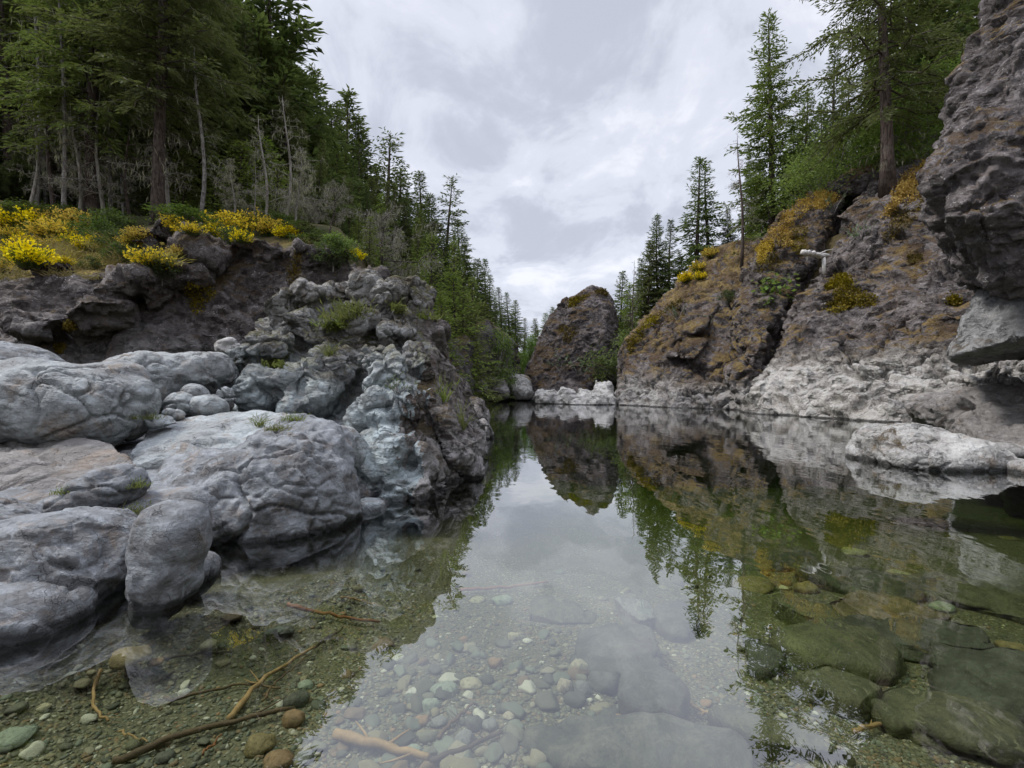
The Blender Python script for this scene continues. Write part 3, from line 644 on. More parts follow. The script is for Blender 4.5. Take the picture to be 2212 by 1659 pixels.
RK['cliff'] = rock('sloping_cliff', 'large sloping cliff with a bleached white foot and a bright ochre moss patch', 'cliff', [
    HULL([(1622, 893, 20.7), (1760, 900, 19.3), (1885, 914, 16.4), (1990, 912, 15.4), (2060, 900, 15), (1645, 846, 21.4), (1678, 766, 22), (1712, 696, 22.6), (1762, 606, 23.6), (1806, 530, 24.8), (1862, 424, 26.4), (1890, 376, 27), (1941, 374, 26), (2015, 342, 25.2), (2100, 310, 24.2), (2350, 250, 23), (2350, 850, 14.5), (1850, 640, 21.6), (1980, 640, 20), (1750, 760, 21)], 5, 1),
    HULL([(1640, 896, 20.2), (1790, 903, 18.3), (1672, 830, 20.6), (1740, 806, 20.6), (1800, 830, 19.6)], 1.6, .6), HULL([(1790, 905, 18.6), (1890, 912, 16.2), (1985, 914, 15.2), (1830, 820, 19), (1940, 800, 17.6), (1990, 850, 16)], 1.6, .6),
    HULL([(1755, 790, 20.6), (1812, 748, 20.6), (1880, 752, 20), (1860, 778, 19.6), (1790, 800, 20)], 1.6), HULL([(1868, 800, 18.9), (1905, 742, 19.2), (1975, 770, 18.3), (1930, 806, 17.8)], 1.6), HULL([(1800, 690, 21.6), (1850, 618, 22), (1915, 670, 21), (1860, 720, 21)], 1.6)], M['cliff'], .07, 'cliff', seed=80., it=2, amp=.9)
RK['over'] = rock('overhanging_boulder', 'huge dark lichen-speckled boulder overhanging the pool above the grey block', 'boulder', [
    HULL([(2156, 5, 9.2), (2142, 40, 9.2), (2118, 80, 9.2), (2100, 140, 9.1), (2055, 240, 9), (2035, 290, 9), (2024, 360, 9), (2026, 440, 8.9), (2034, 480, 8.9), (2055, 508, 8.9), (2104, 548, 8.8), (2170, 590, 8.6), (2220, 606, 8.4), (2500, 660, 8.2), (2700, 500, 8.8), (2700, -500, 9.2), (2260, -320, 9.6),
          (2180, 160, 8.3), (2140, 380, 8.1), (2240, 500, 7.8), (2400, 0, 8), (2400, 500, 7.6)], 2.6),
    E(2110, 330, 8.75, 78, 120, .5, 18), E(2130, 470, 8.55, 92, 70, .5, 24)], M['over'], .033, 'over', seed=90., it=16, amp=1.)
RK['block'] = rock('overhang_block', 'grey angular block with a black hollow beneath it, under the overhanging boulder', 'rock', [
    HULL([(2135, 596, 11.2), (2052, 752, 10.6), (2062, 768, 10.3), (2212, 728, 9.1), (2350, 705, 8.8), (2212, 596, 10.2), (2350, 560, 10), (2066, 778, 14.2), (2212, 764, 13.8), (2450, 750, 13.2)], 1.6)], M['block'], .04, 'block', seed=93., it=2, amp=.8)
RK['rbase'] = rock('cliff_foot', 'dark broken rock at the foot of the cliff below the black hollow', 'rock', [
    HULL([(1994, 918, 14), (2004, 876, 14.2), (2040, 858, 14), (2090, 850, 13.8), (2212, 842, 13), (2500, 835, 12), (2050, 938, 11.9), (2130, 962, 9.9), (2212, 990, 8.4), (2500, 1060, 6.4)], 3, 1),
    E(2035, 890, 12.6, 42, 40, .8, 15), E(2120, 905, 12.2, 60, 42, .8, 20)], M['brownslab'], .045, 'over', seed=95., it=8, amp=.8)
RK['island'] = rock('low_island_rock', 'low pale island rock at the edge of the pool below the cliff', 'rock', [
    E(1952, 975, 8.1, 82, 60, .7, 8), E(2062, 995, 7.7, 88, 50, .65, 14), E(1905, 985, 8.2, 46, 40, .5, -10), E(2010, 1000, 7.5, 90, 34, .5, 4), E(2120, 1008, 7.5, 44, 34, .4, 10)], M['island'], .026, 'boulder', seed=97., amp=1.1)
for k, (px, py, D, rx, ry, lab) in enumerate([(2185, 1008, 7.4, 44, 22, 'flat pale rock at the waterline beside the low island rock'), (2170, 975, 8.6, 60, 16, 'long pale rock lying against the foot of the cliff behind the island rock'), (2240, 1025, 6.9, 50, 30, 'rough brown rock at the waterline at the very edge of the picture')]):
    rock('waterline_rock', lab, 'rock', [E(px, py, D, rx, ry, .4, 4)], M['island'], .03, 'boulder', 'low rocks beside the island rock', seed=100. + k, amp=.7)
# ------------------------------------------------------------------ ground, riverbed, water
def axis(a, b, near0, near1, fine, coarse):
    v = [near0]
    while v[-1] < near1: v.append(v[-1] + fine)
    st = fine
    while v[-1] < b: st = min(st * 1.12, coarse); v.append(v[-1] + st)
    st = fine; lo = [near0]
    while lo[-1] > a: st = min(st * 1.12, coarse); lo.append(lo[-1] - st)
    return np.array(lo[:0:-1] + v)

xs = axis(-400, 400, -26, 28, .45, 12); ys = axis(-60, 700, 0, 62, .45, 14)
X, Y = np.meshgrid(xs, ys); Z = ground_z(X, Y)
nx, ny = len(xs), len(ys)
idx = np.arange(nx * ny).reshape(ny, nx)
Q = np.stack([idx[:-1, :-1], idx[:-1, 1:], idx[1:, 1:], idx[1:, :-1]], -1).reshape(-1, 4)
m, N = newmat('forest_floor')
pos = N.n('ShaderNodeNewGeometry').outputs['Position']
n1 = N.noise(pos, .5, 7, .65, .4); n2 = N.noise(pos, 4., 7, .7)
col = N.mix(N.mr(n1, .42, .6), (.050, .040, .022), (.040, .046, .018))
sxp = N.n('ShaderNodeSeparateXYZ', {'Vector': pos})
dry = N.m('MULTIPLY', N.mr(N.noise(pos, 1.1, 6, .65, .4), .40, .58), N.mr(sxp.outputs[1], 14.4, 16.0, 1, .1))
dry = N.m('MULTIPLY', dry, N.mr(sxp.outputs[2], 2.6, 3.4))
col = N.mix(dry, col, (.30, .225, .075))
col = N.mix(N.m('MULTIPLY', N.mr(n2, .5, .68), .6), col, (.03, .024, .014))
bp = N.n('ShaderNodeBump', {'Height': N.m('ADD', n1, n2), 'Strength': .9, 'Distance': .15})
finish(N, col, .95, bp.outputs[0], .1)
g = obj('ground', meshdata('ground', np.stack([X.ravel(), Y.ravel(), Z.ravel()], 1), Q, m, True)); tag(g, 'forested slopes of the river valley', None, None, 'structure')

# riverbed
xs = axis(-5, 14, -3.2, 4.2, .03, .3); ys = axis(-2, 47, .9, 6, .03, .4)
X, Y = np.meshgrid(xs, ys); Z = bed_z(X, Y)
nx, ny = len(xs), len(ys); idx = np.arange(nx * ny).reshape(ny, nx)
Q = np.stack([idx[:-1, :-1], idx[:-1, 1:], idx[1:, 1:], idx[1:, :-1]], -1).reshape(-1, 4)
m, N = newmat('gravel_bed')
pos = N.n('ShaderNodeNewGeometry').outputs['Position']
wp = N.n('ShaderNodeVectorMath', {0: pos, 1: N.n('ShaderNodeVectorMath', {0: N.n('ShaderNodeTexNoise', {'Vector': pos, 'Scale': 9.}).outputs['Color'], 3: .05}, operation='SCALE').outputs[0]}, operation='ADD').outputs[0]
v1 = N.n('ShaderNodeTexVoronoi', {'Vector': wp, 'Scale': 62.}); v2 = N.n('ShaderNodeTexVoronoi', {'Vector': wp, 'Scale': 140.})
r = N.n('ShaderNodeSeparateXYZ', {'Vector': v1.outputs['Color']})
c = N.mix(r.outputs[0], (.075, .074, .045), (.195, .18, .11)); c = N.mix(N.mr(r.outputs[1], .90, .93), c, (.38, .36, .28)); c = N.mix(N.mr(r.outputs[2], .86, .9), c, (.22, .14, .075))
c = N.mix(N.mr(v1.outputs['Distance'], .42, .75), c, (.035, .035, .026))
r2 = N.n('ShaderNodeSeparateXYZ', {'Vector': v2.outputs['Color']})
c = N.mix(.35, c, N.mix(r2.outputs[0], (.045, .047, .03), (.19, .175, .115)))
c = N.mix(N.m('MULTIPLY', N.mr(N.noise(pos, 1.3, 5, .6), .45, .6), .5), c, (.085, .085, .055))
bp = N.n('ShaderNodeBump', {'Height': N.m('SUBTRACT', 1., v1.outputs['Distance']), 'Strength': .8, 'Distance': .012})
finish(N, c, .8, bp.outputs[0], .3)
bed = obj('riverbed', meshdata('riverbed', np.stack([X.ravel(), Y.ravel(), Z.ravel()], 1), Q, m, True)); tag(bed, 'gravel riverbed under the clear pool', None, None, 'structure')

# water: one closed body, clear and green, with a surface that mirrors more the flatter it is seen
m, N = newmat('river_water')
pos = N.n('ShaderNodeNewGeometry').outputs['Position']
w1 = N.noise(N.mapping(pos, (1.0, .45, 1)), .9, 4, .55, .2); w2 = N.noise(N.mapping(pos, (3.2, 1.2, 1)), 1.6, 3, .5)
dist = N.n('ShaderNodeSeparateXYZ', {'Vector': pos}).outputs[1]
rip = N.m('ADD', N.m('MULTIPLY', w1, .010), N.m('MULTIPLY', w2, N.mr(dist, 3., 12., .0002, .0022)))
bp = N.n('ShaderNodeBump', {'Height': rip, 'Strength': WRIP, 'Distance': 1.})
fr = N.n('ShaderNodeFresnel', {'IOR': 1.33, 'Normal': bp.outputs[0]}).outputs[0]
fac = N.m('POWER', fr, WPOW)
tr = N.n('ShaderNodeBsdfTransparent', {'Color': (.95, .97, .93)}); gl = N.n('ShaderNodeBsdfGlossy', {'Color': (.96, .97, .98), 'Roughness': .0, 'Normal': bp.outputs[0]})
mx = N.n('ShaderNodeMixShader', {0: fac, 1: tr.outputs[0], 2: gl.outputs[0]})
ab = N.n('ShaderNodeVolumeAbsorption', {'Color': (.62, .74, .34), 'Density': WABS})
N.n('ShaderNodeOutputMaterial', {'Surface': mx.outputs[0], 'Volume': ab.outputs[0]})
x0, x1, y0, y1, zb = -9., 16., -4., 60., -3.2
wv = [(x0, y0, 0), (x1, y0, 0), (x1, y1, 0), (x0, y1, 0), (x0, y0, zb), (x1, y0, zb), (x1, y1, zb), (x0, y1, zb)]
wq = [(0, 1, 2, 3), (7, 6, 5, 4), (0, 4, 5, 1), (1, 5, 6, 2), (2, 6, 7, 3), (3, 7, 4, 0)]
wo = obj('water', meshdata('water', wv, np.array(wq), m)); tag(wo, 'calm clear green river pool mirroring the banks', None, None, 'structure')
# ------------------------------------------------------------------ plants
bpy.context.view_layer.update()
_DG = bpy.context.evaluated_depsgraph_get()
HITOB = [None]
def hit(px, py, skip_water=True):
    o = Vector((0, 0, H)); d = Vector(P(px, py, 1.) - np.array([0, 0, H])).normalized()
    for _ in range(4):
        ok, loc, nor, i, ob, mt = SC.ray_cast(_DG, o, d)
        if not ok: HITOB[0] = None; return None, None
        if ob.name == 'water' and skip_water: o = loc + d * 1e-3; continue
        HITOB[0] = ob.name
        return np.array(loc), np.array(nor)
    return None, None

class Blades:
    """leaf-sized four-sided blades"""
    def __init__(s): s.p, s.d, s.l, s.w, s.n = [], [], [], [], []
    def add(s, p, d, l, w, nn=None):
        s.p.append(p); s.d.append(d); s.l.append(l); s.w.append(w); s.n.append(nn if nn is not None else (0., 0., 0.))
    def data(s, name, mat, rg, wide=.45):
        p = np.array(s.p); d = np.array(s.d); d = d / (np.linalg.norm(d, axis=1)[:, None] + 1e-9)
        l = np.array(s.l)[:, None]; w = np.array(s.w)[:, None]
        ref = rg.normal(size=p.shape) * .8 + np.array(s.n)
        sd = np.cross(d, ref); sd /= np.linalg.norm(sd, axis=1)[:, None] + 1e-9
        bend = np.cross(sd, d) * l * .08
        V = np.stack([p, p + d * l * wide + sd * w / 2 + bend, p + d * l, p + d * l * wide - sd * w / 2 + bend], 1).reshape(-1, 3)
        return meshdata(name, V, np.arange(len(V)).reshape(-1, 4), mat)

def fir(seed, Ht, R, cs, nb, droop=.35, dens=1., blade=(.30, .085), env=.8, asc=30, mat='fir', bark='bark', ragged=.35, r0=None, sidewise=0., low=0, usnea=0., lean=0., tuft=1.):
    rg = np.random.default_rng(seed); tr = MB(); fo = Blades(); us = Blades()
    r0 = r0 or .011 * Ht + .06
    n = 12; ts = np.linspace(0, 1, n)
    ax = np.stack([lean * ts * Ht + .012 * Ht * np.sin(ts * 4 + seed), .01 * Ht * np.cos(ts * 3.3 + seed * 2), ts * Ht], 1); ax[:, :2] -= ax[0, :2]
    ax[0, 2] = -.6
    tr.tube(ax, r0 * (1 - ts) ** .75 * (1 + .45 * np.exp(-ts * 30)) + .012, 9)
    axis_at = lambda t: np.array([np.interp(t, ts, ax[:, k]) for k in range(3)])
    az = rg.random() * 6.28
    for i in range(nb + low):
        dead = i >= nb
        t = cs + (1 - cs) * ((i + rg.random()) / nb) ** .92 if not dead else cs * rg.uniform(.35, 1.)
        t = min(t, .995); tt = (t - cs) / (1 - cs)
        az += 2.399 + rg.normal() * .35
        e = (1 - max(tt, 0)) ** env * (.62 + .38 * min(1, max(tt, 0) / .14))
        L = R * e * rg.uniform(1 - ragged * 1.3, 1.08) + .25
        if dead: L = R * rg.uniform(.15, .5)
        if sidewise: L *= 1 + sidewise * math.cos(az)
        el = math.radians(-8 + (asc + 8) * max(tt, 0) + rg.normal() * 8)
        h = np.array([math.cos(az), math.sin(az), 0]); sd = np.array([-h[1], h[0], 0])
        m = 6; ss = np.linspace(0, 1, m)
        wob = rg.normal(size=(m, 3)) * .035 * L; wob[0] = 0
        b0 = axis_at(t)
        pts = b0 + np.outer(ss * L * math.cos(el), h) + np.outer(ss * L * math.sin(el) - droop * L * ss ** 2 * (1 - .7 * max(tt, 0)) + droop * .35 * L * ss ** 4, [0, 0, 1]) + wob
        tr.tube(pts, (.010 + .011 * L * (1 - ss) ** .8) * (.7 if dead else 1), 4, False)
        if dead:
            for _ in range(int(5 + usnea * 10)):
                s = rg.random(); q = np.array([np.interp(s, ss, pts[:, k]) for k in range(3)])
                us.add(q, np.array([rg.normal() * .25, rg.normal() * .25, -1]), rg.uniform(.2, .7), rg.uniform(.02, .05))
            continue
        ns = max(4, int(L / .17 * dens))
        for s in np.linspace(.10, 1, ns):
            q = np.array([np.interp(s, ss, pts[:, k]) for k in range(3)])
            i2 = min(int(s * (m - 1)), m - 2); bd = pts[i2 + 1] - pts[i2]; bd = bd / np.linalg.norm(bd)
            lt = (.16 + .42 * (1 - s) * min(s * 3.2, 1)) * min(L, 3.4) * .55 + .1
            for sg in (-1, 1):
                a = rg.uniform(.55, 1.15)
                td = bd * math.cos(a) + sd * sg * math.sin(a) + np.array([0, 0, rg.normal() * .18 - .10])
                nbl = max(1, int(lt / .17 * tuft))
                for k in range(nbl):
                    u = (k + rg.random()) / nbl
                    bl = blade[0] * rg.uniform(.7, 1.25)
                    sgn = rg.choice([-1, 1])
                    dd = td + bd * rg.uniform(-.1, .5) + np.cross(td, [0, 0, 1]) * sgn * rg.uniform(.1, .7) + np.array([0, 0, rg.normal() * .16 - droop * .5 * u])
                    fo.add(q + td * lt * u + np.array([0, 0, -.14 * u * lt]), dd, bl, blade[1] * rg.uniform(.7, 1.2), (0, 0, 1.1))
            if usnea and rg.random() < usnea * .3:
                us.add(q, np.array([rg.normal() * .2, rg.normal() * .2, -1]), rg.uniform(.25, .8), rg.uniform(.025, .06))
    for k in range(40):
        u = rg.random(); az2 = rg.random() * 6.28; q = axis_at(1 - .075 * u)
        fo.add(q, np.array([math.cos(az2), math.sin(az2), rg.uniform(.5, 2.2) * (1 - u) + .1]), blade[0] * (.45 + .9 * u), blade[1] * .7, (0, 0, 1))
    return [('trunk', tr.data('trunk', M[bark], True)), ('crown', fo.data('crown', M[mat], rg))] + ([('lichen_fronds', us.data('lichen_fronds', M['usnea'], rg))] if us.p else [])

def broadleaf(seed, Ht, R, mat, nclump=60, leaf=.16, per=70, bark='barkpale', base=.25, flat=.75, r0=None, clump=.55):
    rg = np.random.default_rng(seed); tr = MB(); fo = Blades()
    r0 = r0 or .02 * Ht + .03
    top = np.array([rg.normal() * .06 * Ht, rg.normal() * .06 * Ht, Ht * .8])
    n = 7; ts = np.linspace(0, 1, n); ax = ts[:, None] * top + rg.normal(size=(n, 3)) * .012 * Ht; ax[0] = (0, 0, -.3)
    tr.tube(ax, r0 * (1 - ts) ** .8 + .01, 7)
    c0 = np.array([0, 0, Ht * (base + 1) / 2]); hz = Ht * (1 - base) / 2
    for _ in range(nclump):
        v = rg.normal(size=3); v /= np.linalg.norm(v); v *= rg.random() ** .4
        tip = c0 + v * np.array([R, R, hz]) * (1 - .25 * max(v[2], 0))
        t = np.clip((tip[2] / Ht - .25) / .8, .12, .95); s0 = np.array([np.interp(t * rg.uniform(.6, 1), ts, ax[:, k]) for k in range(3)])
        mid = (s0 + tip) / 2 + np.array([0, 0, .08 * Ht * rg.random()]) + rg.normal(size=3) * .05 * R
        tr.tube([s0, mid, tip], [r0 * .28, r0 * .16, .006], 4, False)
        cr = clump * rg.uniform(.6, 1.3) * R * .5
        for _ in range(per):
            w = rg.normal(size=3) * np.array([1, 1, .6]) * cr * .6
            fo.add(tip + w, np.array([rg.normal(), rg.normal(), rg.normal() * .5 - .25]), leaf * rg.uniform(.6, 1.3), leaf * .62, (0, 0, 1.3))
    return [('trunk', tr.data('trunk', M[bark], True)), ('crown', fo.data('crown', M[mat], rg))]

def snag(seed, Ht, R, nb, cs=.15, us=.5, bark='deadwood', r0=None, twigs=14, up=.2, round_=False, crook=1.):
    """a dead, leafless or lichen-hung tree"""
    rg = np.random.default_rng(seed); tr = MB(); tw = MB(); fo = Blades(); li = Blades()
    r0 = r0 or .010 * Ht + .03
    n = 12; ts = np.linspace(0, 1, n); ax = np.stack([.03 * Ht * np.sin(ts * 5 + seed) * crook, .02 * Ht * np.cos(ts * 4 + seed) * crook, ts * Ht], 1); ax[:, :2] -= ax[0, :2]; ax[0, 2] = -.5
    tr.tube(ax, r0 * (1 - ts) ** .8 + .012, 8)
    for i in range(nb):
        t = cs + (1 - cs) * (i + rg.random()) / nb; t = min(t, .98); az = rg.random() * 6.28
        prof = math.sin(math.pi * min(1, (t - cs) / (1 - cs) * .8 + .2)) if round_ else (1 - (t - cs) / (1 - cs)) ** .6
        L = R * prof * rg.uniform(.4, 1.1) + .2
        h = np.array([math.cos(az), math.sin(az), 0]); m = 6; ss = np.linspace(0, 1, m)
        b0 = np.array([np.interp(t, ts, ax[:, k]) for k in range(3)])
        w = np.cumsum(rg.normal(size=(m, 3)) * .07 * L * crook, 0); w[0] = 0
        pts = b0 + np.outer(ss * L, h) + np.outer(L * (up * ss - .25 * ss ** 2 * (1 - up)), [0, 0, 1]) + w
        tr.tube(pts, (.006 + .012 * L * (1 - ss)), 4, False)
        for _ in range(int(twigs * L)):
            s = rg.uniform(.15, 1); q = np.array([np.interp(s, ss, pts[:, k]) for k in range(3)])
            d = h * .6 + rg.normal(size=3) * .7
            l = rg.uniform(.2, .65) * (.4 + .3 * L)
            fo.add(q, d, l, .022)
            q2 = q + d / np.linalg.norm(d) * l * .6
            for _ in range(2): fo.add(q2, d + rg.normal(size=3) * .9, l * .6, .016)
            if rg.random() < us:
                for _ in range(2): li.add(q2 + rg.normal(size=3) * .05, np.array([rg.normal() * .22, rg.normal() * .22, -1]), rg.uniform(.12, .5), rg.uniform(.015, .045))
    out = [('trunk', tr.data('trunk', M[bark], True))]
    if fo.p: out.append(('twig_sprays', fo.data('twig_sprays', M['deadwood'], rg, .3)))
    if li.p: out.append(('lichen_fronds', li.data('lichen_fronds', M['usnea'], rg)))
    return out

PH = {}
def reg(k, h, d): PH[k] = (h, d)
reg('big1', 27, fir(1, 27, 5.4, .20, 190, .46, 1.2, (.34, .115), .5, 20, low=26, usnea=.25, r0=.34, ragged=.4))
reg('big2', 27, fir(2, 27, 4.8, .25, 180, .48, 1.2, (.34, .115), .45, 18, low=26, usnea=.25, r0=.30, ragged=.45, lean=.012))
reg('thin1', 20, fir(3, 20, 1.9, .48, 60, .4, 1., (.28, .09), .6, 20, low=34, usnea=.6, bark='barkpale', r0=.13, ragged=.5))
reg('thin2', 19, fir(4, 19, 1.7, .55, 46, .4, 1., (.28, .09), .6, 20, low=30, usnea=.8, bark='barkpale', r0=.11, ragged=.5))
reg('dense1', 25, fir(5, 25, 5.2, .05, 200, .34, .95, (.50, .17), .75, 30, mat='firdark', ragged=.42))
reg('dense2', 25, fir(6, 25, 4.7, .08, 180, .40, .95, (.50, .17), .68, 26, mat='fir', usnea=.10, ragged=.45))
reg('spire1', 22, fir(7, 22, 4.0, .05, 160, .28, .95, (.46, .15), .95, 34, mat='firdark', ragged=.45))
reg('spire2', 24, fir(8, 24, 3.6, .10, 140, .32, .95, (.46, .15), .85, 28, mat='fir', ragged=.55))
reg('open', 24, fir(9, 24, 4.4, .16, 74, .34, 1.05, (.46, .15), .5, 14, mat='firdark', ragged=.6))
reg('young', 9, fir(10, 9, 2.8, .02, 105, .18, 1.05, (.26, .095), .9, 32, mat='firlight', r0=.09))
reg('light', 14, fir(11, 14, 3.6, .04, 130, .22, 1., (.32, .11), .85, 28, mat='firlight', r0=.13))
reg('broad', 22, fir(12, 22, 5.4, .08, 170, .28, 1.05, (.42, .13), .9, 32, mat='fir', ragged=.5, usnea=.1))
reg('cliffbig', 20, fir(13, 20, 6.6, .20, 110, .36, 1.35, (.27, .095), .36, 14, mat='fir', r0=.34, ragged=.5, low=10, usnea=.15, sidewise=-.25))
reg('twin', 17, fir(14, 17, 3.6, .08, 84, .30, 1.05, (.44, .15), .75, 22, mat='firdark', ragged=.5))
reg('maple1', 8, broadleaf(21, 8, 3.4, 'maple', 70, .20, 75))
reg('maple2', 7, broadleaf(22, 7, 3.0, 'maple', 55, .18, 75))
reg('brightbush', 2.4, broadleaf(23, 2.4, 1.5, 'bright', 36, .16, 55, base=.05))
reg('brightbig', 5, broadleaf(26, 5, 2.4, 'bright', 70, .15, 90, base=.05))
reg('salal', 1.3, broadleaf(24, 1.3, 1.0, 'salal', 30, .10, 60, base=.0, r0=.03))
reg('alder', 11, broadleaf(25, 11, 2.6, 'bright', 110, .17, 90, base=.08, bark='bark'))
reg('snag1', 9, snag(31, 9, 2.1, 38, .18, .6, twigs=8, crook=1.3))
reg('snag2', 7, snag(32, 7, 1.9, 44, .2, .6, twigs=22))
reg('shrubdead', 5.5, snag(33, 5.5, 2.4, 40, .22, .5, twigs=22, up=.5, round_=True, crook=1.6, bark='bark'))
reg('snag3', 11, snag(34, 11, 2.6, 40, .12, .15, twigs=8, up=.12, bark='bark', r0=.17))
reg('pole', 13, snag(35, 13, 1.2, 30, .25, .5, twigs=10, bark='barkpale'))

def plant(kind, loc, sc, label, cat, group=None, rz=0., name='fir_tree', tilt=(0, 0)):
    e = empty(name, loc, label, cat, group, rz, sc); e.rotation_euler = (tilt[0], tilt[1], rz)
    ps = {}
    for nm, me in PH[kind][1]:
        up = ps.get({'lichen_fronds': 'trunk', 'blossom': 'stems', 'leaves': 'stems', 'twig_sprays': 'trunk'}.get(nm), e)
        ps[nm] = obj(nm, me, up)
    return e

_tr = random.Random(5)
def tree(kind, px, D, top, label, name='fir_tree', cat='tree', group=None, w=1., base=None, tilt=(0, 0)):
    """a tree whose tip stands at picture height `top`, rooted in the ground D metres away"""
    x = (px - CX) / F * D
    z = base if base is not None else gz(x, D) - .15
    zt = H + (CY - top) / F * D
    s = max(zt - z, 1.) / PH[kind][0]
    return plant(kind, (x, D, z), (s * w, s * w, s), label, cat, group, _tr.uniform(0, 6.28), name, tilt)

# the broom bank, big trunks first
tree('big1', 200, 18.5, -480, 'tall fir with a thick dark straight trunk behind the broom, pale trunks close around it', w=1.05)
tree('big2', 340, 17.2, -520, 'tall fir with a thick brown leaning trunk at the top of the brown rock bank', w=1.1, tilt=(0, .04))
tree('thin1', 137, 17.8, -200, 'slender pale-barked fir standing in the yellow broom before the dark wood', name='slender_fir')
tree('thin2', 242, 19.2, -160, 'slender fir with a barkless buff strip between the two thick trunks', name='slender_fir')
tree('thin1', 78, 19.5, -220, 'slender grey fir at the start of the broom, near the edge of the wood', name='slender_fir')
tree('thin2', 180, 19.8, -240, 'slender grey fir close beside the straight dark trunk', name='slender_fir')
tree('thin1', 272, 21.5, -100, 'lichen-spotted slender fir just behind the barkless one', name='slender_fir')
tree('thin2', 322, 24, -60, 'thin shaded fir right behind the leaning brown trunk', name='slender_fir')
tree('thin1', 100, 22, -150, 'thin grey fir deep in shade behind the broom', name='slender_fir')
tree('pole', 432, 17.4, 95, 'crooked pale slender snag with lichen-draped twigs at the edge of the broom', name='dead_tree')
tree('snag1', 572, 17.8, 250, 'tall crooked dead tree draped with pale lichen behind the broom', name='dead_tree')
tree('snag2', 505, 17.4, 345, 'low bushy dead tree full of pale twigs beside the crooked slender snag', name='dead_tree', w=1.2)
tree('snag2', 640, 18.4, 315, 'pale bleached dead tree with a cloud of fine twigs at the end of the broom', name='dead_tree')
tree('snag1', 545, 19.4, 330, 'thin dead tree with bare lower branches among the broom bushes', name='dead_tree', w=.8)
tree('shrubdead', 712, 16.6, 395, 'spreading bare grey-brown tree with a dark stem at the end of the brown bank', name='bare_tree')
tree('shrubdead', 670, 18.6, 430, 'smaller bare spreading tree behind the dark-stemmed one', name='bare_tree')
tree('shrubdead', 845, 22, 455, 'bare twiggy tree among green firs above the crag', name='bare_tree', w=.9)

for px, D, top, k in [(62, 18.4, 190, 'snag1'), (118, 18.8, 150, 'snag3'), (170, 18.2, 215, 'snag1'), (228, 18.6, 180, 'snag1'), (285, 18.9, 240, 'snag3'), (365, 18.6, 120, 'snag1'), (610, 19.5, 215, 'snag1')]:
    tree(k, px, D, top, 'pale dead tree hung with grey lichen at the edge of the dark wood', 'dead_tree', group='lichen-hung dead trees at the edge of the wood')
_wood = random.Random(11)
DW = 'dark fir in the crowded wood behind the broom terrace'
for i, (px, D) in enumerate([(-70, 21), (25, 21), (52, 25), (118, 24), (160, 27), (222, 26), (255, 29), (300, 28), (362, 25), (395, 22.5), (430, 26), (462, 23), (478, 28), (515, 26), (-30, 30), (60, 33), (140, 35), (210, 37), (285, 36), (340, 34), (405, 33), (450, 36), (500, 34), (545, 31), (20, 40), (110, 43), (200, 46), (300, 45), (380, 43), (455, 44), (530, 40), (585, 34), (610, 40), (645, 36)]):
    tree(_wood.choice(['dense1', 'dense2', 'dense1', 'spire2']), px, D, (-330 if px < 420 else -180 if px < 500 else 40 + (px - 545) * .8) + _wood.uniform(-40, 60), DW, group='firs of the crowded wood behind the broom terrace', w=_wood.uniform(.85, 1.15))
for px, D in [(-150, 20), (-210, 24), (-290, 21), (-350, 27), (-420, 23), (-120, 27), (-520, 26), (-250, 32)]:
    tree(_wood.choice(['dense1', 'dense2']), px, D, -330, DW, group='firs of the crowded wood behind the broom terrace')
DB = 'low bushy young fir filling the shade under the crowded wood'
for px, D, top in [(30, 19.5, 320), (-20, 18.6, 340), (60, 20.5, 360), (400, 20.5, 330), (380, 23, 340), (470, 21, 340), (520, 22, 310), (600, 21, 350), (285, 25, 380), (215, 25, 390), (160, 24, 380), (110, 26, 370), (560, 24, 300), (640, 22, 380)]:
    tree('young' if px > 350 else 'dense1', px, D, top, DB, group='young firs under the crowded wood', w=1.5 if px > 350 else 1.8)

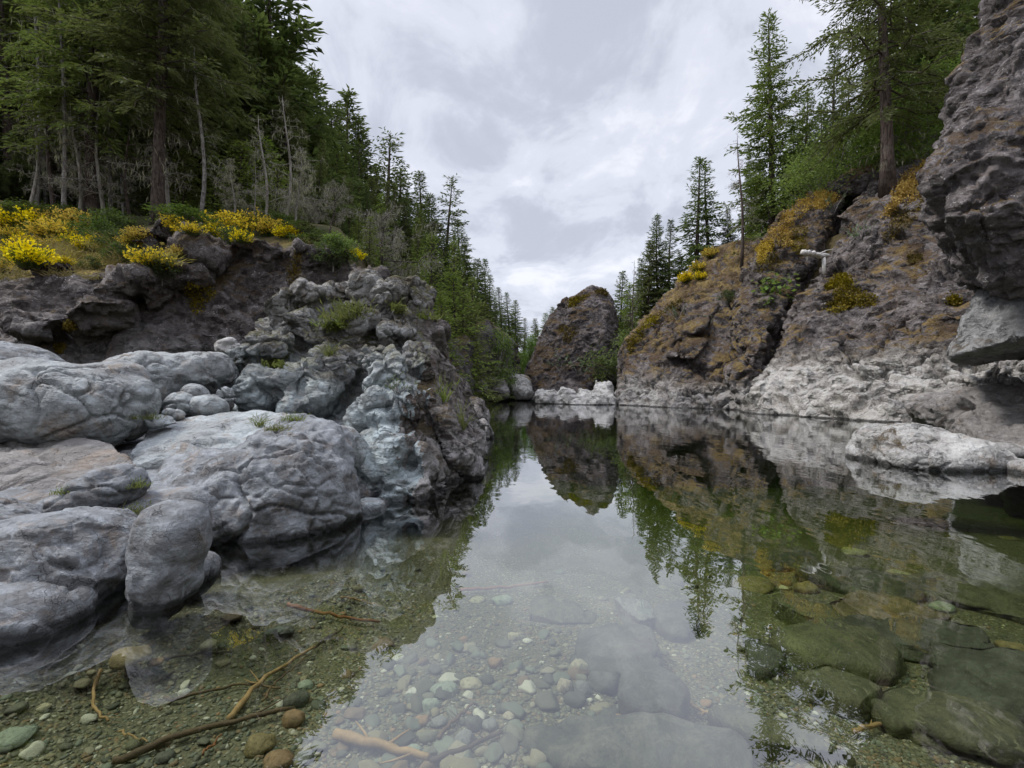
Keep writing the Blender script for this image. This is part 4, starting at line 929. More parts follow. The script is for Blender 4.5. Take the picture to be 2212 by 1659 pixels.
for kind, px, D, top, lab, w in [
    ('dense1', 548, 30, -70, 'tall dark fir whose ragged side forms the edge of the wood against the sky', 1.1),
    ('dense2', 585, 34, 42, 'dark fir with a blunt top just below the ragged edge tree', 1.),
    ('spire1', 622, 38, 86, 'pointed fir rising over the blunt-topped one on the skyline', 1.),
    ('dense1', 655, 40, 165, 'bushy dark fir filling the skyline between two pointed ones', .9),
    ('spire2', 686, 42, 146, 'slim see-through spire standing clear of the skyline', .9),
    ('dense2', 715, 44, 225, 'fir a little lower than its slim see-through neighbour', .9),
    ('spire1', 745, 46, 196, 'pair of pointed tops, the taller fir, at mid slope on the skyline', 1.),
    ('spire2', 772, 47, 238, 'second and lower of the paired pointed tops at mid slope', 1.),
    ('dense1', 800, 48, 300, 'dark fir stepping down from the paired pointed tops', .9),
    ('open', 843, 50, 288, 'sparse fir with a long thin leader and drooping limbs on the skyline', 1.),
    ('dense2', 872, 52, 365, 'rounded fir beneath the one with the long thin leader', 1.),
    ('spire1', 905, 54, 378, 'narrow fir next to the flat-topped ragged fir', .9),
    ('dense1', 930, 57, 420, 'dark fir behind the flat-topped ragged fir', .9),
    ('open', 965, 58, 380, 'ragged flat-topped fir with a bare stem standing out against the clouds', .8),
    ('dense2', 990, 62, 480, 'fir at the shoulder of the ragged flat-topped fir', .9),
    ('spire2', 1012, 66, 522, 'slim fir going down the slope past the ragged flat-topped one', 1.),
    ('dense1', 1028, 68, 560, 'dark fir low on the descending skyline', .9),
    ('spire1', 1047, 72, 560, 'thin pointed fir low on the descending skyline', .9),
    ('spire2', 1066, 76, 596, 'pointed fir over the dark rock wall', 1.),
    ('spire1', 1083, 80, 622, 'small pointed fir over the end of the dark rock wall', 1.),
    ('spire1', 1100, 84, 632, 'distant pointed fir, taller of two above the dark rock wall', 1.),
    ('dense2', 1118, 90, 648, 'distant bushy fir, shorter of two above the dark rock wall', .9),
    ('spire2', 1132, 98, 688, 'distant little fir at the foot of the descending skyline', 1.2)]:
    tree(kind, px, D, top, lab, w=w * 1.6, tilt=(_wood.uniform(-.03, .03), _wood.uniform(-.04, .04)))
DS = 'dark fir on the wooded slope below the skyline, above the crag'
for i, (px, D, top) in enumerate([(690, 32, 250), (730, 34, 300), (765, 36, 330), (800, 38, 370), (835, 40, 400), (870, 42, 440), (905, 44, 455), (940, 46, 480), (975, 50, 540), (1000, 54, 575), (1030, 58, 610), (1055, 62, 640), (1085, 70, 665), (700, 26, 300), (750, 28, 380), (790, 30, 420), (690, 22, 350), (740, 23, 430), (620, 27, 200), (660, 28, 260), (710, 36, 260), (740, 38, 270), (780, 40, 310), (815, 42, 360), (850, 44, 400), (885, 46, 430), (915, 48, 440), (955, 50, 500), (985, 56, 545), (1015, 60, 590), (1045, 66, 625), (1070, 72, 650), (640, 31, 180), (600, 29, 120)]):
    tree(['dense1', 'dense2', 'spire1', 'dense2', 'spire2'][i % 5], px, D, top + _wood.uniform(-15, 15), DS, group='firs of the wooded slope above the crag', w=_wood.uniform(.9, 1.2))
for kind, px, D, top, lab, w in [
    ('light', 935, 28, 508, 'pale green young fir standing directly above the crag', 1.05), ('young', 985, 30, 592, 'small pale green fir on the slope at the side of the crag', 1.2), ('light', 870, 26, 500, 'pale green fir half hidden by the crag and the brown bank', 1.),
    ('light', 900, 33, 470, 'taller light green fir behind the one directly above the crag', .9), ('young', 950, 25.5, 640, 'little pale fir clinging to the slope right beside the crag', 1.3), ('light', 1015, 36, 600, 'light green fir above the dark rock wall', 1.), ('young', 800, 20, 470, 'bushy young fir between the bare spreading tree and the pale firs', 1.2),
    ('light', 912, 23, 560, 'pale green fir low on the slope, its top just clearing the crag crest', .9), ('light', 975, 33, 520, 'light green fir high on the slope behind the crag', .9), ('young', 1020, 33, 665, 'tiny light green fir among shrubs on the dark rock wall', 1.4), ('light', 775, 24, 440, 'light green fir next to the bare twiggy tree', .9), ('young', 885, 22, 575, 'small light green fir peeping over the end of the brown bank', 1.2),
    ('light', 820, 25, 420, 'light green fir behind the bare twiggy tree', .9), ('young', 1040, 37, 655, 'small bushy fir perched on the dark rock wall', 1.3), ('young', 1005, 31, 640, 'small fir at the mossy lip of the dark rock wall', 1.3)]:
    tree(kind, px, D, top, lab, w=w, name='young_fir')
tree('brightbig', 1062, 36.5, 690, 'bright green bush on top of the dark rock wall', 'bush', 'bush', w=.7)
tree('alder', 1150, 50, 706, 'pale green leafy tree low beside the river pillar, across the water', 'leafy_tree', w=.62, base=-.2)
tree('alder', 1128, 56, 745, 'small pale green leafy tree behind the dark rock wall, over the water', 'leafy_tree', w=.5, base=-.2)
for px, D, top, lab in [(1158, 105, 688, 'far fir in the gap beside the river pillar, lowest of them'), (1176, 112, 676, 'far fir in the gap beside the river pillar, second highest'), (1195, 118, 664, 'far fir in the gap beside the river pillar, highest of them'), (1215, 112, 690, 'far fir partly hidden behind the mossy flank of the river pillar')]:
    tree('dense2', px, D, top, lab, w=1.2)
FV = 'distant fir closing the far end of the valley'
for i in range(26):
    px = _wood.uniform(1110, 1420); tree(_wood.choice(['dense1', 'spire1', 'dense2']), px, _wood.uniform(62, 130), _wood.uniform(700, 745) if px < 1240 else _wood.uniform(620, 700), FV, group='distant firs at the end of the valley', w=1.1)

# the cliff bank
tree('cliffbig', 1918, 25.2, -330, 'big fir with thick reddish trunk and long drooping limbs on top of the sloping cliff', base=10.9, tilt=(0, -.01))
for kind, px, D, top, lab, w in [
    ('dense2', 1962, 30, -260, 'dark fir trunk close behind the big cliff-top fir', .9), ('dense1', 2030, 29, -200, 'dark fir beside the top of the overhanging boulder', .9), ('dense2', 2080, 30, -240, 'dark fir half hidden behind the overhanging boulder', .9),
    ('spire2', 1868, 34, 40, 'slim fir behind the limbs of the big cliff-top fir', .9), ('spire1', 1805, 37, 92, 'pointed fir between the broad cliff fir and the big cliff-top fir', 1.), ('dense2', 1745, 39, 190, 'bushy fir in the shade of the broad cliff fir', 1.),
    ('broad', 1667, 36, 30, 'broad tall fir with a tapering top, highest on the cliff-bank skyline', 1.08), ('dense2', 1622, 40, 330, 'fir at the foot of the broad cliff fir', .8), ('dense1', 1710, 42, 260, 'dark fir behind the broad cliff fir', .9),
    ('twin', 1505, 46, 337, 'taller of the twin slim firs standing apart on the mossy slope', .9), ('twin', 1533, 47, 346, 'shorter of the twin slim firs standing apart on the mossy slope', .85), ('dense1', 1575, 46, 450, 'dark fir filling the gap behind the grey snag on the mossy slope', .8),
    ('dense1', 1425, 44, 466, 'bushy fir, highest of the clump behind the river pillar', .8), ('spire1', 1448, 46, 474, 'pointed fir in the clump behind the river pillar', .9), ('dense2', 1400, 43, 520, 'fir leaning out of the clump behind the river pillar', .8), ('dense1', 1382, 47, 560, 'lower fir of the clump behind the river pillar', .8), ('dense2', 1470, 47, 540, 'fir joining the clump behind the pillar to the twin firs', .8), ('light', 1358, 42, 610, 'pale fir at the bottom of the clump behind the river pillar', .9), ('dense2', 1345, 50, 585, 'dark fir just showing past the domed top of the river pillar', .8)]:
    tree(kind, px, D, top, lab, w=w * (1 if kind == 'broad' else 1.35 if D > 41 and px < 1600 else .95))
tree('snag3', 1602, 31, 285, 'grey bare snag with spiky side branches standing on the mossy slope', 'dead_tree', w=.8, base=8.6)
tree('snag3', 1372, 40, 560, 'thin pale dead stem in the clump behind the river pillar', 'dead_tree', w=.5)
DC = 'dark fir in the wood on top of the cliff bank'
for i, (px, D, top) in enumerate([(1780, 46, 220), (1830, 44, 160), (1890, 42, 60), (1930, 38, 20), (1980, 36, -60), (1690, 50, 330), (1650, 52, 350), (2010, 40, 30), (2060, 38, -40), (2120, 34, -200), (1745, 50, 280)]):
    tree(['dense1', 'dense2', 'spire2'][i % 3], px, D, top, DC, group='firs of the wood on the cliff bank', w=1.)
for kind, px, D, top, lab, w in [
    ('maple1', 1810, 29.6, 262, 'light green maple spreading over the crest of the gully buttress', .9), ('maple2', 1765, 29.6, 335, 'low leafy maple at the crest of the gully buttress, beside the broad fir', 1.), ('maple1', 1962, 27.6, 225, 'light green maple behind the trunk of the big cliff-top fir', .9), ('maple2', 1985, 26.6, 290, 'leafy maple above the ochre crest of the sloping cliff', .9),
    ('maple1', 2010, 27.5, 110, 'tall leafy maple against the top of the overhanging boulder', .7), ('maple2', 1860, 28.8, 290, 'leafy maple filling the space beneath the drooping limbs of the cliff-top fir', .9)]:
    tree(kind, px, D, top, lab, 'leafy_tree', w=w * 1.15)
tree('brightbig', 1362, 36, 700, 'bright green bush at the foot of the mossy slope beside the river pillar', 'bush', 'bush', w=1.)

# ---- shrubs, grasses and flowers
def broom(seed, dens=1., fl=.8):
    rg = np.random.default_rng(seed); st = Blades(); bl = Blades()
    for _ in range(int(150 * dens)):
        az = rg.random() * 6.28; el = rg.uniform(.5, 1.45); L = rg.uniform(.55, 1.1)
        d = np.array([math.cos(az) * math.cos(el), math.sin(az) * math.cos(el), math.sin(el)])
        p = np.array([rg.normal() * .12, rg.normal() * .12, 0])
        st.add(p, d, L, .03)
        for _ in range(5):
            u = rg.uniform(.3, 1); st.add(p + d * L * u, d + rg.normal(size=3) * .4, rg.uniform(.12, .3), .025)
        if rg.random() < fl:
            for _ in range(15):
                u = rg.uniform(.5, 1.02); bl.add(p + d * L * u + rg.normal(size=3) * .05, rg.normal(size=3) + d, rg.uniform(.07, .12), .08)
    return [('stems', st.data('stems', M['broomgreen'], rg)), ('blossom', bl.data('blossom', M['blossom'], rg))]
for k in range(3): reg('broom%d' % k, 1.0, broom(40 + k, 1., (.75, .42, .6)[k]))

def grass(seed, n=60, L=(.25, .6), w=.022, spread=.12, mat='grass', lay=.6):
    rg = np.random.default_rng(seed); b = Blades()
    for _ in range(n):
        az = rg.random() * 6.28; r = rg.random() * spread
        p = np.array([math.cos(az) * r, math.sin(az) * r, -.02]); l = rg.uniform(*L)
        d = np.array([rg.normal() * lay, rg.normal() * lay, 1.]); d /= np.linalg.norm(d)
        b.add(p, d, l * .6, w); b.add(p + d * l * .5, d + np.array([rg.normal() * .4, rg.normal() * .4, -.4]), l * .5, w * .8)
    return b.data('blades', M[mat], rg)
GR = {'tuft': grass(50), 'wide': grass(51, 90, (.12, .34), .02, .3), 'dry': grass(52, 110, (.2, .5), .02, .35, 'drygrass', 1.), 'tall': grass(53, 22, (.5, 1.1), .03, .08, 'grass', .35)}
def willow(seed, n=70, leaf=(.10, .035)):
    rg = np.random.default_rng(seed); b = Blades(); t = MB()
    for _ in range(9):
        d = np.array([rg.normal() * .5, rg.normal() * .5, .8]); L = rg.uniform(.25, .5); q = d / np.linalg.norm(d) * L
        t.tube([(0, 0, -.03), q * .5 + rg.normal(size=3) * .02, q], [.008, .006, .003], 4, False)
        for _ in range(n // 9):
            u = rg.uniform(.3, 1.05); b.add(q * u, rg.normal(size=3) * .7 + d, leaf[0] * rg.uniform(.7, 1.3), leaf[1], (0, 0, 1))
    return [('stems', t.data('stems', M['barkpale'])), ('leaves', b.data('leaves', M['willow'], rg))]
reg('willow', .5, willow(60)); 
def leafy(seed, mat='bright', n=60, leaf=.12):
    rg = np.random.default_rng(seed); b = Blades(); t = MB()
    for _ in range(7):
        d = np.array([rg.normal() * .6, rg.normal() * .6, .7]); L = rg.uniform(.2, .5); q = d / np.linalg.norm(d) * L
        t.tube([(0, 0, -.03), q * .5, q], [.008, .006, .003], 4, False)
        for _ in range(n // 7): b.add(q + rg.normal(size=3) * .1, np.array([rg.normal(), rg.normal(), -.2]), leaf * rg.uniform(.7, 1.3), leaf * .8, (0, 0, 1.5))
    return [('stems', t.data('stems', M['broomgreen'])), ('leaves', b.data('leaves', M[mat], rg))]
reg('leafy', .5, leafy(61)); reg('leafymaple', .5, leafy(62, 'maple'))

BR = ['blazing yellow', 'half faded yellow', 'rounded yellow', 'straggling yellow', 'tall yellow', 'low yellow']
for i, (px, py, s, lab) in enumerate([
    (8, 486, 1.5, 'broom bush at the very edge of the picture under the dark wood'), (60, 490, 1.5, 'broom bush in the back row, under a slender grey fir'), (100, 482, 1.5, 'taller broom bush in the back row beside the pale slender fir'), (165, 490, 1.5, 'broom bush between the pale slender fir and the thick straight trunk'),
    (35, 508, 1.4, 'straggling broom bush behind the brightest one'), (56, 520, 1.3, 'flat-topped broom bush, brightest of all on the terrace'), (118, 512, 1.3, 'bright broom bush below the pale slender fir'), (155, 524, 1.2, 'broom bush in front of the pale slender fir, midway down the terrace'), (195, 535, 1.1, 'thin-flowered broom bush low in the middle of the terrace'), (112, 528, 1.0, 'small broom bush beneath the bright one below the pale fir'),
    (18, 540, 1.2, 'fading broom bush low at the terrace edge'), (60, 566, 1.2, 'broom bush spilling over the front of the terrace beside the small dark rock'), (135, 562, .7, 'tiny broom bush growing against the small dark rock'), (15, 582, 1.0, 'broom bush lowest down over the brown bank'),
    (300, 508, 1.1, 'broom bush by the foot of the leaning brown trunk'), (285, 520, 1.1, 'paler broom bush in dry grass below the leaning trunk'), (325, 572, 1.0, 'broom bush on the lip of the brown rock bank'), (384, 544, .8, 'round broom bush growing from the dark rock hump'),
    (375, 496, 1.1, 'broom bush just past the leaning brown trunk'), (415, 497, 1., 'low broom bush at the foot of the crooked slender snag'), (460, 502, 1.3, 'broom bush beside the crooked slender snag'), (498, 500, 1.4, 'broom bush in the middle of the row under the dead trees'), (540, 485, 1.6, 'tallest broom bush, rising against the dead trees'), (585, 503, 1.4, 'broom bush by the dark stump under the crooked dead tree'), (622, 506, 1.3, 'last full broom bush of the row under the dead trees'), (520, 512, 1.1, 'low broom bush on the rocks below the dead trees'),
    (765, 552, .8, 'lone small broom bush at the far end of the brown bank')]):
    q, nn = hit(px, py + 6)
    if q is None: continue
    plant('broom%d' % (i % 3), q - np.array([0, 0, .1]), [k_ * s * (.62, 1.1, .8, .95, .7)[i % 5] for k_ in (.58, .52, .48)], lab, 'broom bush', 'yellow broom bushes on the terrace', i * 1.7, 'broom_bush')
for i, (px, py, s, lab) in enumerate([(1482, 602, 1.1, 'broom bush lowest on the ochre slope behind the broken buttress'), (1508, 578, 1.1, 'broom bush second up the ochre slope'), (1536, 548, 1.1, 'broom bush third up the ochre slope'), (1560, 512, 1.1, 'broom bush near the top of the ochre slope'), (1512, 596, .9, 'small broom bush in the middle of the ochre slope')]):
    q, nn = hit(px, py + 8)
    if q is None: continue
    plant('broom%d' % (i % 3), q - np.array([0, 0, .1]), s * .75, lab, 'broom bush', 'broom bushes on the ochre slope', i * 2.1, 'broom_bush')
for px, py, s, lab in [(230, 500, 1.3, 'rounded green shrub among the broom at the foot of the dark trunks'), (215, 525, 1.3, 'low green shrub in the middle of the broom terrace'), (255, 540, 1.1, 'grey-green shrub in front of the leaning fir'), (268, 560, .9, 'fresh green shrub at the lip of the brown bank'), (205, 575, .6, 'small bright green shrub hanging over the brown bank'), (350, 590, .8, 'dark green mat of shrub beneath the broom on the lip of the bank'), (490, 520, .8, 'green shrub below the broom and the dead trees'), (720, 560, 1., 'green shrub at the far end of the brown bank'), (1575, 645, 1.1, 'green shrub in the hollow between buttress and ochre slope')]:
    q, nn = hit(px, py + 5)
    if q is None: continue
    plant('salal', q - np.array([0, 0, .1]), s * .55, lab, 'shrub', None, px * .1, 'green_shrub')
for px, py, s in [(5, 470, 1.5), (35, 466, 1.3), (75, 462, 1.4), (150, 466, 1.2), (260, 482, 1.2), (400, 470, 1.1), (450, 476, 1.2), (520, 478, 1.), (600, 480, 1.1), (655, 500, 1.1), (690, 520, 1.1)]:
    q, nn = hit(px, py + 6)
    if q is None or q[1] > 26: continue
    plant('salal', q - np.array([0, 0, .15]), (s * .75, s * .7, s * .36), 'dark green undergrowth shrub in the shade between the broom and the trunks', 'shrub', 'undergrowth shrubs at the edge of the wood', px * .1, 'green_shrub')
for px, py, s, lab in [(735, 548, 1., 'bright leafy bush sprouting at the end of the brown bank'), (1668, 455, .9, 'bright leafy bush at the edge of the buttress crest')]:
    q, nn = hit(px, py + 5)
    if q is not None: plant('brightbush', q - np.array([0, 0, .1]), s * .3, lab, 'bush', None, px * .1, 'bush')
for px, py, s, lab in [(1670, 628, 2.0, 'bright green sprig, upper of three on the gully buttress'), (1668, 650, 2.2, 'bright green sprig, middle of three on the gully buttress'), (1672, 668, 1.6, 'bright green sprig, lowest of three on the gully buttress')]:
    q, nn = hit(px, py)
    if q is not None: plant('leafy', q, s, lab, 'plant', 'bright sprigs on the gully buttress', px * .3, 'leafy_sprig')
for px, py, s, lab in [(857, 850, .55, 'grey-green leafy plant growing in a cleft of the blue-grey lower crag'), (975, 776, 1.1, 'pale willow sprig on the dark side of the crag'), (2020, 225, 1.5, 'pale willow sprig beside the overhanging boulder'), (1530, 705, 1.8, 'grey-green tuft on the broken buttress above its jutting slabs'), (1465, 690, 2.2, 'grey-green tuft on the mossy flank of the broken buttress'), (1250, 815, 3.5, 'green sprig growing on the face of the river pillar'), (1210, 800, 3.5, 'second green sprig on the river pillar, lower on its flank'), (1800, 462, 2.6, 'grey-green stonecrop clump in the cleft of the gully buttress'), (1860, 520, 2.2, 'grey-green clump on the sloping cliff below its crest')]:
    q, nn = hit(px, py)
    if q is not None: plant('willow', q, s, lab, 'plant', None, px * .3, 'willow_sprig')

def tuft(kind, px, py, s, lab, group='grass tufts on the rocks'):
    q, nn = hit(px, py)
    if q is None: return
    o = obj('grass_tuft', GR[kind], loc=q); o.scale = (s, s, s); o.rotation_euler = (0, 0, px * .37)
    tag(o, lab, 'grass', group)
for a in [('wide', 745, 690, 1.1, 'bright grass tuft on the top ledge of the crag, thickest part'), ('wide', 722, 705, 1.0, 'bright grass tuft at the lower end of the crag top ledge'), ('wide', 770, 674, .9, 'bright grass tuft at the upper end of the crag top ledge'), ('tuft', 735, 676, .6, 'thin grass tuft behind the crag top ledge'),
          ('tuft', 610, 775, .5, 'wispy grass tuft in the hollow below the crag shoulder'), ('wide', 580, 790, .5, 'short grass tuft at the base of the crag shoulder block'), ('tuft', 710, 770, .5, 'dark grass tuft in the cleft in the middle of the crag'), ('wide', 850, 665, .7, 'grass tuft just under the crag summit'), ('wide', 920, 690, .8, 'grass tuft on the shaded shoulder of the crag'),
          ('tuft', 560, 922, .35, 'pale grass tuft in the crack on the tilted slab'), ('wide', 598, 930, .35, 'yellow-green grass tuft on the tilted slab'), ('wide', 632, 908, .35, 'fresh grass tuft at the edge of the tilted slab, below the crag'), ('tall', 1000, 930, .55, 'tall reedy grass on the dark side of the crag above the waterline'), ('tall', 960, 870, .5, 'reedy grass higher on the dark side of the crag'),
          ('wide', 290, 1052, .3, 'small fern-like tuft in the joint beside the brownish slab'), ('wide', 292, 1108, .35, 'green grass tuft beside the head of the egg-shaped boulder'), ('wide', 328, 905, .3, 'small grass tuft among the loose stones of the hollow'), ('wide', 288, 905, .25, 'tiny grass tuft against the large round boulder'), ('wide', 140, 1066, .25, 'small yellowish tuft in the long dark crack of the brownish slab')]:
    tuft(*a)
DG2 = 'dry straw-coloured grass clump on the broom terrace'
_gr = random.Random(9)
for _ in range(60):
    px, py = _gr.uniform(-20, 400), _gr.uniform(525, 605)
    q, nn = hit(px, py)
    if q is None or q[1] > 17 or nn[2] < .3: continue
    o = obj('grass_clump', GR['dry'], loc=q - np.array([0, 0, .05])); s = _gr.uniform(.8, 1.5); o.scale = (s, s, s); o.rotation_euler = (0, 0, _gr.uniform(0, 6.28))
    tag(o, DG2, 'grass', 'dry grass clumps on the broom terrace')

# cushions of moss and stonecrop, parts of the rock they grow on
def moss(key, mat, patches, n, size, name='moss_fronds', up=.5):
    rk = RK[key]; o0 = np.array(rk.location); rg = np.random.default_rng(len(name) + n)
    for px, py, rx, ry, rot in patches:
        b = Blades()
        for _ in range(n):
            r = rg.random() ** .6; a = rg.random() * 6.28; u, v = rx * r * math.cos(a), ry * r * math.sin(a)
            if math.sin(a * 3 + px) * .25 + .8 < r: continue
            c, s_ = math.cos(math.radians(rot)), math.sin(math.radians(rot))
            q, nn = hit(px + u * c - v * s_, py + u * s_ + v * c)
            if q is None or HITOB[0] != rk.name: continue
            for _ in range(5):
                b.add(q - o0 + rg.normal(size=3) * size * .7, nn * .7 + rg.normal(size=3) * .7 + np.array([0, 0, up]), size * rg.uniform(.6, 1.4), size * .8)
        if b.p: obj(name, b.data(name, M[mat], rg), rk)
moss('cliff', 'mossclump', [(1835, 648, 62, 34, -8), (1815, 610, 30, 16, -15)], 900, .09)
moss('cliff', 'stonecrop', [(1985, 385, 30, 70, 35), (1945, 420, 20, 60, 35), (2010, 360, 20, 40, 20)], 800, .085, 'stonecrop_patch')
moss('cliff', 'mossclump', [(1945, 480, 30, 60, 40), (2060, 650, 16, 9, 0), (1975, 560, 16, 10, 0), (2010, 440, 20, 50, 35)], 320, .08)
moss('buttress', 'stonecrop', [(1735, 440, 62, 34, -20), (1690, 500, 34, 46, 20), (1780, 430, 30, 24, 0), (1650, 540, 20, 30, 20)], 700, .08, 'stonecrop_patch')
moss('buttress', 'mossclump', [(1660, 560, 30, 40, 20), (1720, 520, 40, 36, 0)], 320, .08)
moss('buttressfar', 'mossclump', [(1400, 700, 40, 12, -40), (1450, 660, 40, 12, -35), (1370, 740, 30, 14, -50)], 260, .10)
moss('pillar', 'mossclump', [(1245, 650, 30, 10, -25), (1228, 720, 24, 22, 0), (1300, 632, 16, 6, 10)], 320, .10)
moss('bank', 'mossclump', [(430, 640, 40, 40, 0), (150, 705, 12, 10, 0), (130, 752, 10, 8, 0), (640, 590, 20, 50, 0)], 320, .04, 'moss_fronds')
moss('crag', 'grass', [(742, 694, 46, 8, -30), (725, 705, 30, 8, 0), (590, 788, 26, 6, 0), (860, 668, 20, 6, 20)], 260, .035, 'grass_fronds', 1.2)

# bleached log lodged across the gully
Dl = min(q_[1] for q_ in (hit(1745, 560)[0], hit(1781, 590)[0], hit(1779, 570)[0])) - .9
mb = MB()
a, b = P(1732, 546, Dl - .5), P(1792, 553, Dl + .15)
ts = np.linspace(0, 1, 6)[:, None]
lg = a * (1 - ts) + b * ts; lg[1:5] += np.random.default_rng(3).normal(size=(4, 3)) * .015
org = lg.mean(0)
lg = np.stack([np.interp(np.linspace(0, 1, 15), ts[:, 0], lg[:, k]) for k in range(3)], 1) + np.random.default_rng(4).normal(size=(15, 3)) * .02
mb.tube(lg - org, (np.interp(np.linspace(0, 1, 15), [0, .1, .8, 1], [.10, .135, .11, .05]) * np.random.default_rng(5).uniform(.82, 1.15, 15)), 9)
root = empty('driftwood_log', org, 'bleached driftwood log with a broken branch hanging straight down, lodged across the gully', 'driftwood')
obj('log', mb.data('log', M['drift'], True), root)
m2 = MB(); c = P(1779, 556, Dl); d_ = P(1780, 592, Dl - .1); m2.tube(np.array([c, c * .5 + d_ * .5 + .01, d_]) - org, [.085, .075, .055], 7); obj('branch_stub', m2.data('branch_stub', M['driftpale'], True), root)
m3 = MB(); c = P(1742, 550, Dl - .4); m3.tube(np.array([c, P(1743, 563, Dl - .42)]) - org, [.05, .03], 6); obj('branch_stub', m3.data('branch_stub', M['driftpale'], True), root)
m4 = MB(); c = P(1770, 548, Dl - .1); m4.tube(np.array([c, P(1785, 541, Dl - .1), P(1800, 538, Dl)]) - org, [.03, .02, .01], 5); obj('twig', m4.data('twig', M['drift'], True), root)
# ------------------------------------------------------------------ stones, gravel and sticks under the water
def pebble(seed, sub=3, flat=.6, rough=.16):
    bm = bmesh.new(); bmesh.ops.create_icosphere(bm, subdivisions=sub, radius=.5)
    V = np.array([v.co[:] for v in bm.verts]); bm.verts.index_update(); T = np.array([[v.index for v in f.verts] for f in bm.faces]); bm.free()
    rg = np.random.default_rng(seed)
    # planed by a few flat cuts, like river stones
    for _ in range(5):
        n = rg.normal(size=3); n /= np.linalg.norm(n); k = rg.uniform(.27, .43)
        dd = V @ n; V = V - np.where(dd > k, (dd - k) * .93, 0)[:, None] * n
    V = V * (1 + rough * fbm(V * 2.2 + seed * 7.7, 3))[:, None]
    V = V * np.array([1, rg.uniform(.65, .95), flat * rg.uniform(.8, 1.2)])
    return V, T
PB = [pebble(100 + k) for k in range(6)]
def stone(px, py, w, h, mat, label, cat='stone', group=None, name='river_stone', sink=.3, flat=None, rz=None, seed=0):
    """a stone lying on the bed, w x h picture units across"""
    c = B(px, py); D = c[1]; wid = w / F * D
    V, T = PB[seed % 6]; V = V * wid
    me = meshdata(name, V, T, mat, True)
    o = obj(name, me); zf = flat if flat else 1.
    o.scale = (1, 1.15, zf); o.rotation_euler = (0, 0, rz if rz is not None else (seed * 1.13) % 1.2 - .6)
    hz = abs(V[:, 2]).max() * zf
    o.location = (c[0], c[1], c[2] + hz * (1 - 2 * sink) * .9)
    return tag(o, label, cat, group)

SM = {'yellow': stone_mat('yellowish_stone', (.36, .33, .22), (.26, .24, .16)), 'green': stone_mat('pale_green_stone', (.25, .285, .225), (.17, .20, .16)), 'white': stone_mat('white_stone', (.50, .49, .44), (.36, .35, .30)), 'grey': stone_mat('grey_stone', (.17, .175, .16), (.11, .115, .105), (.30, .30, .27)),
      'dark': stone_mat('dark_stone', (.095, .098, .078), (.05, .053, .042)), 'orange': stone_mat('orange_stone', (.25, .16, .09), (.17, .115, .065)), 'brown': stone_mat('brown_stone', (.19, .145, .09), (.12, .095, .06)), 'stripe': stone_mat('striped_stone', (.34, .30, .22), (.24, .21, .15), (.52, .50, .44), 14.), 'ochre': stone_mat('ochre_stone', (.24, .19, .09), (.15, .12, .06)), 'silt': stone_mat('silty_slab_stone', (.135, .132, .105), (.07, .072, .056), (.045, .045, .036), 5.), 'olive': stone_mat('olive_stone', (.115, .112, .068), (.058, .06, .038), (.20, .19, .12), 5.)}
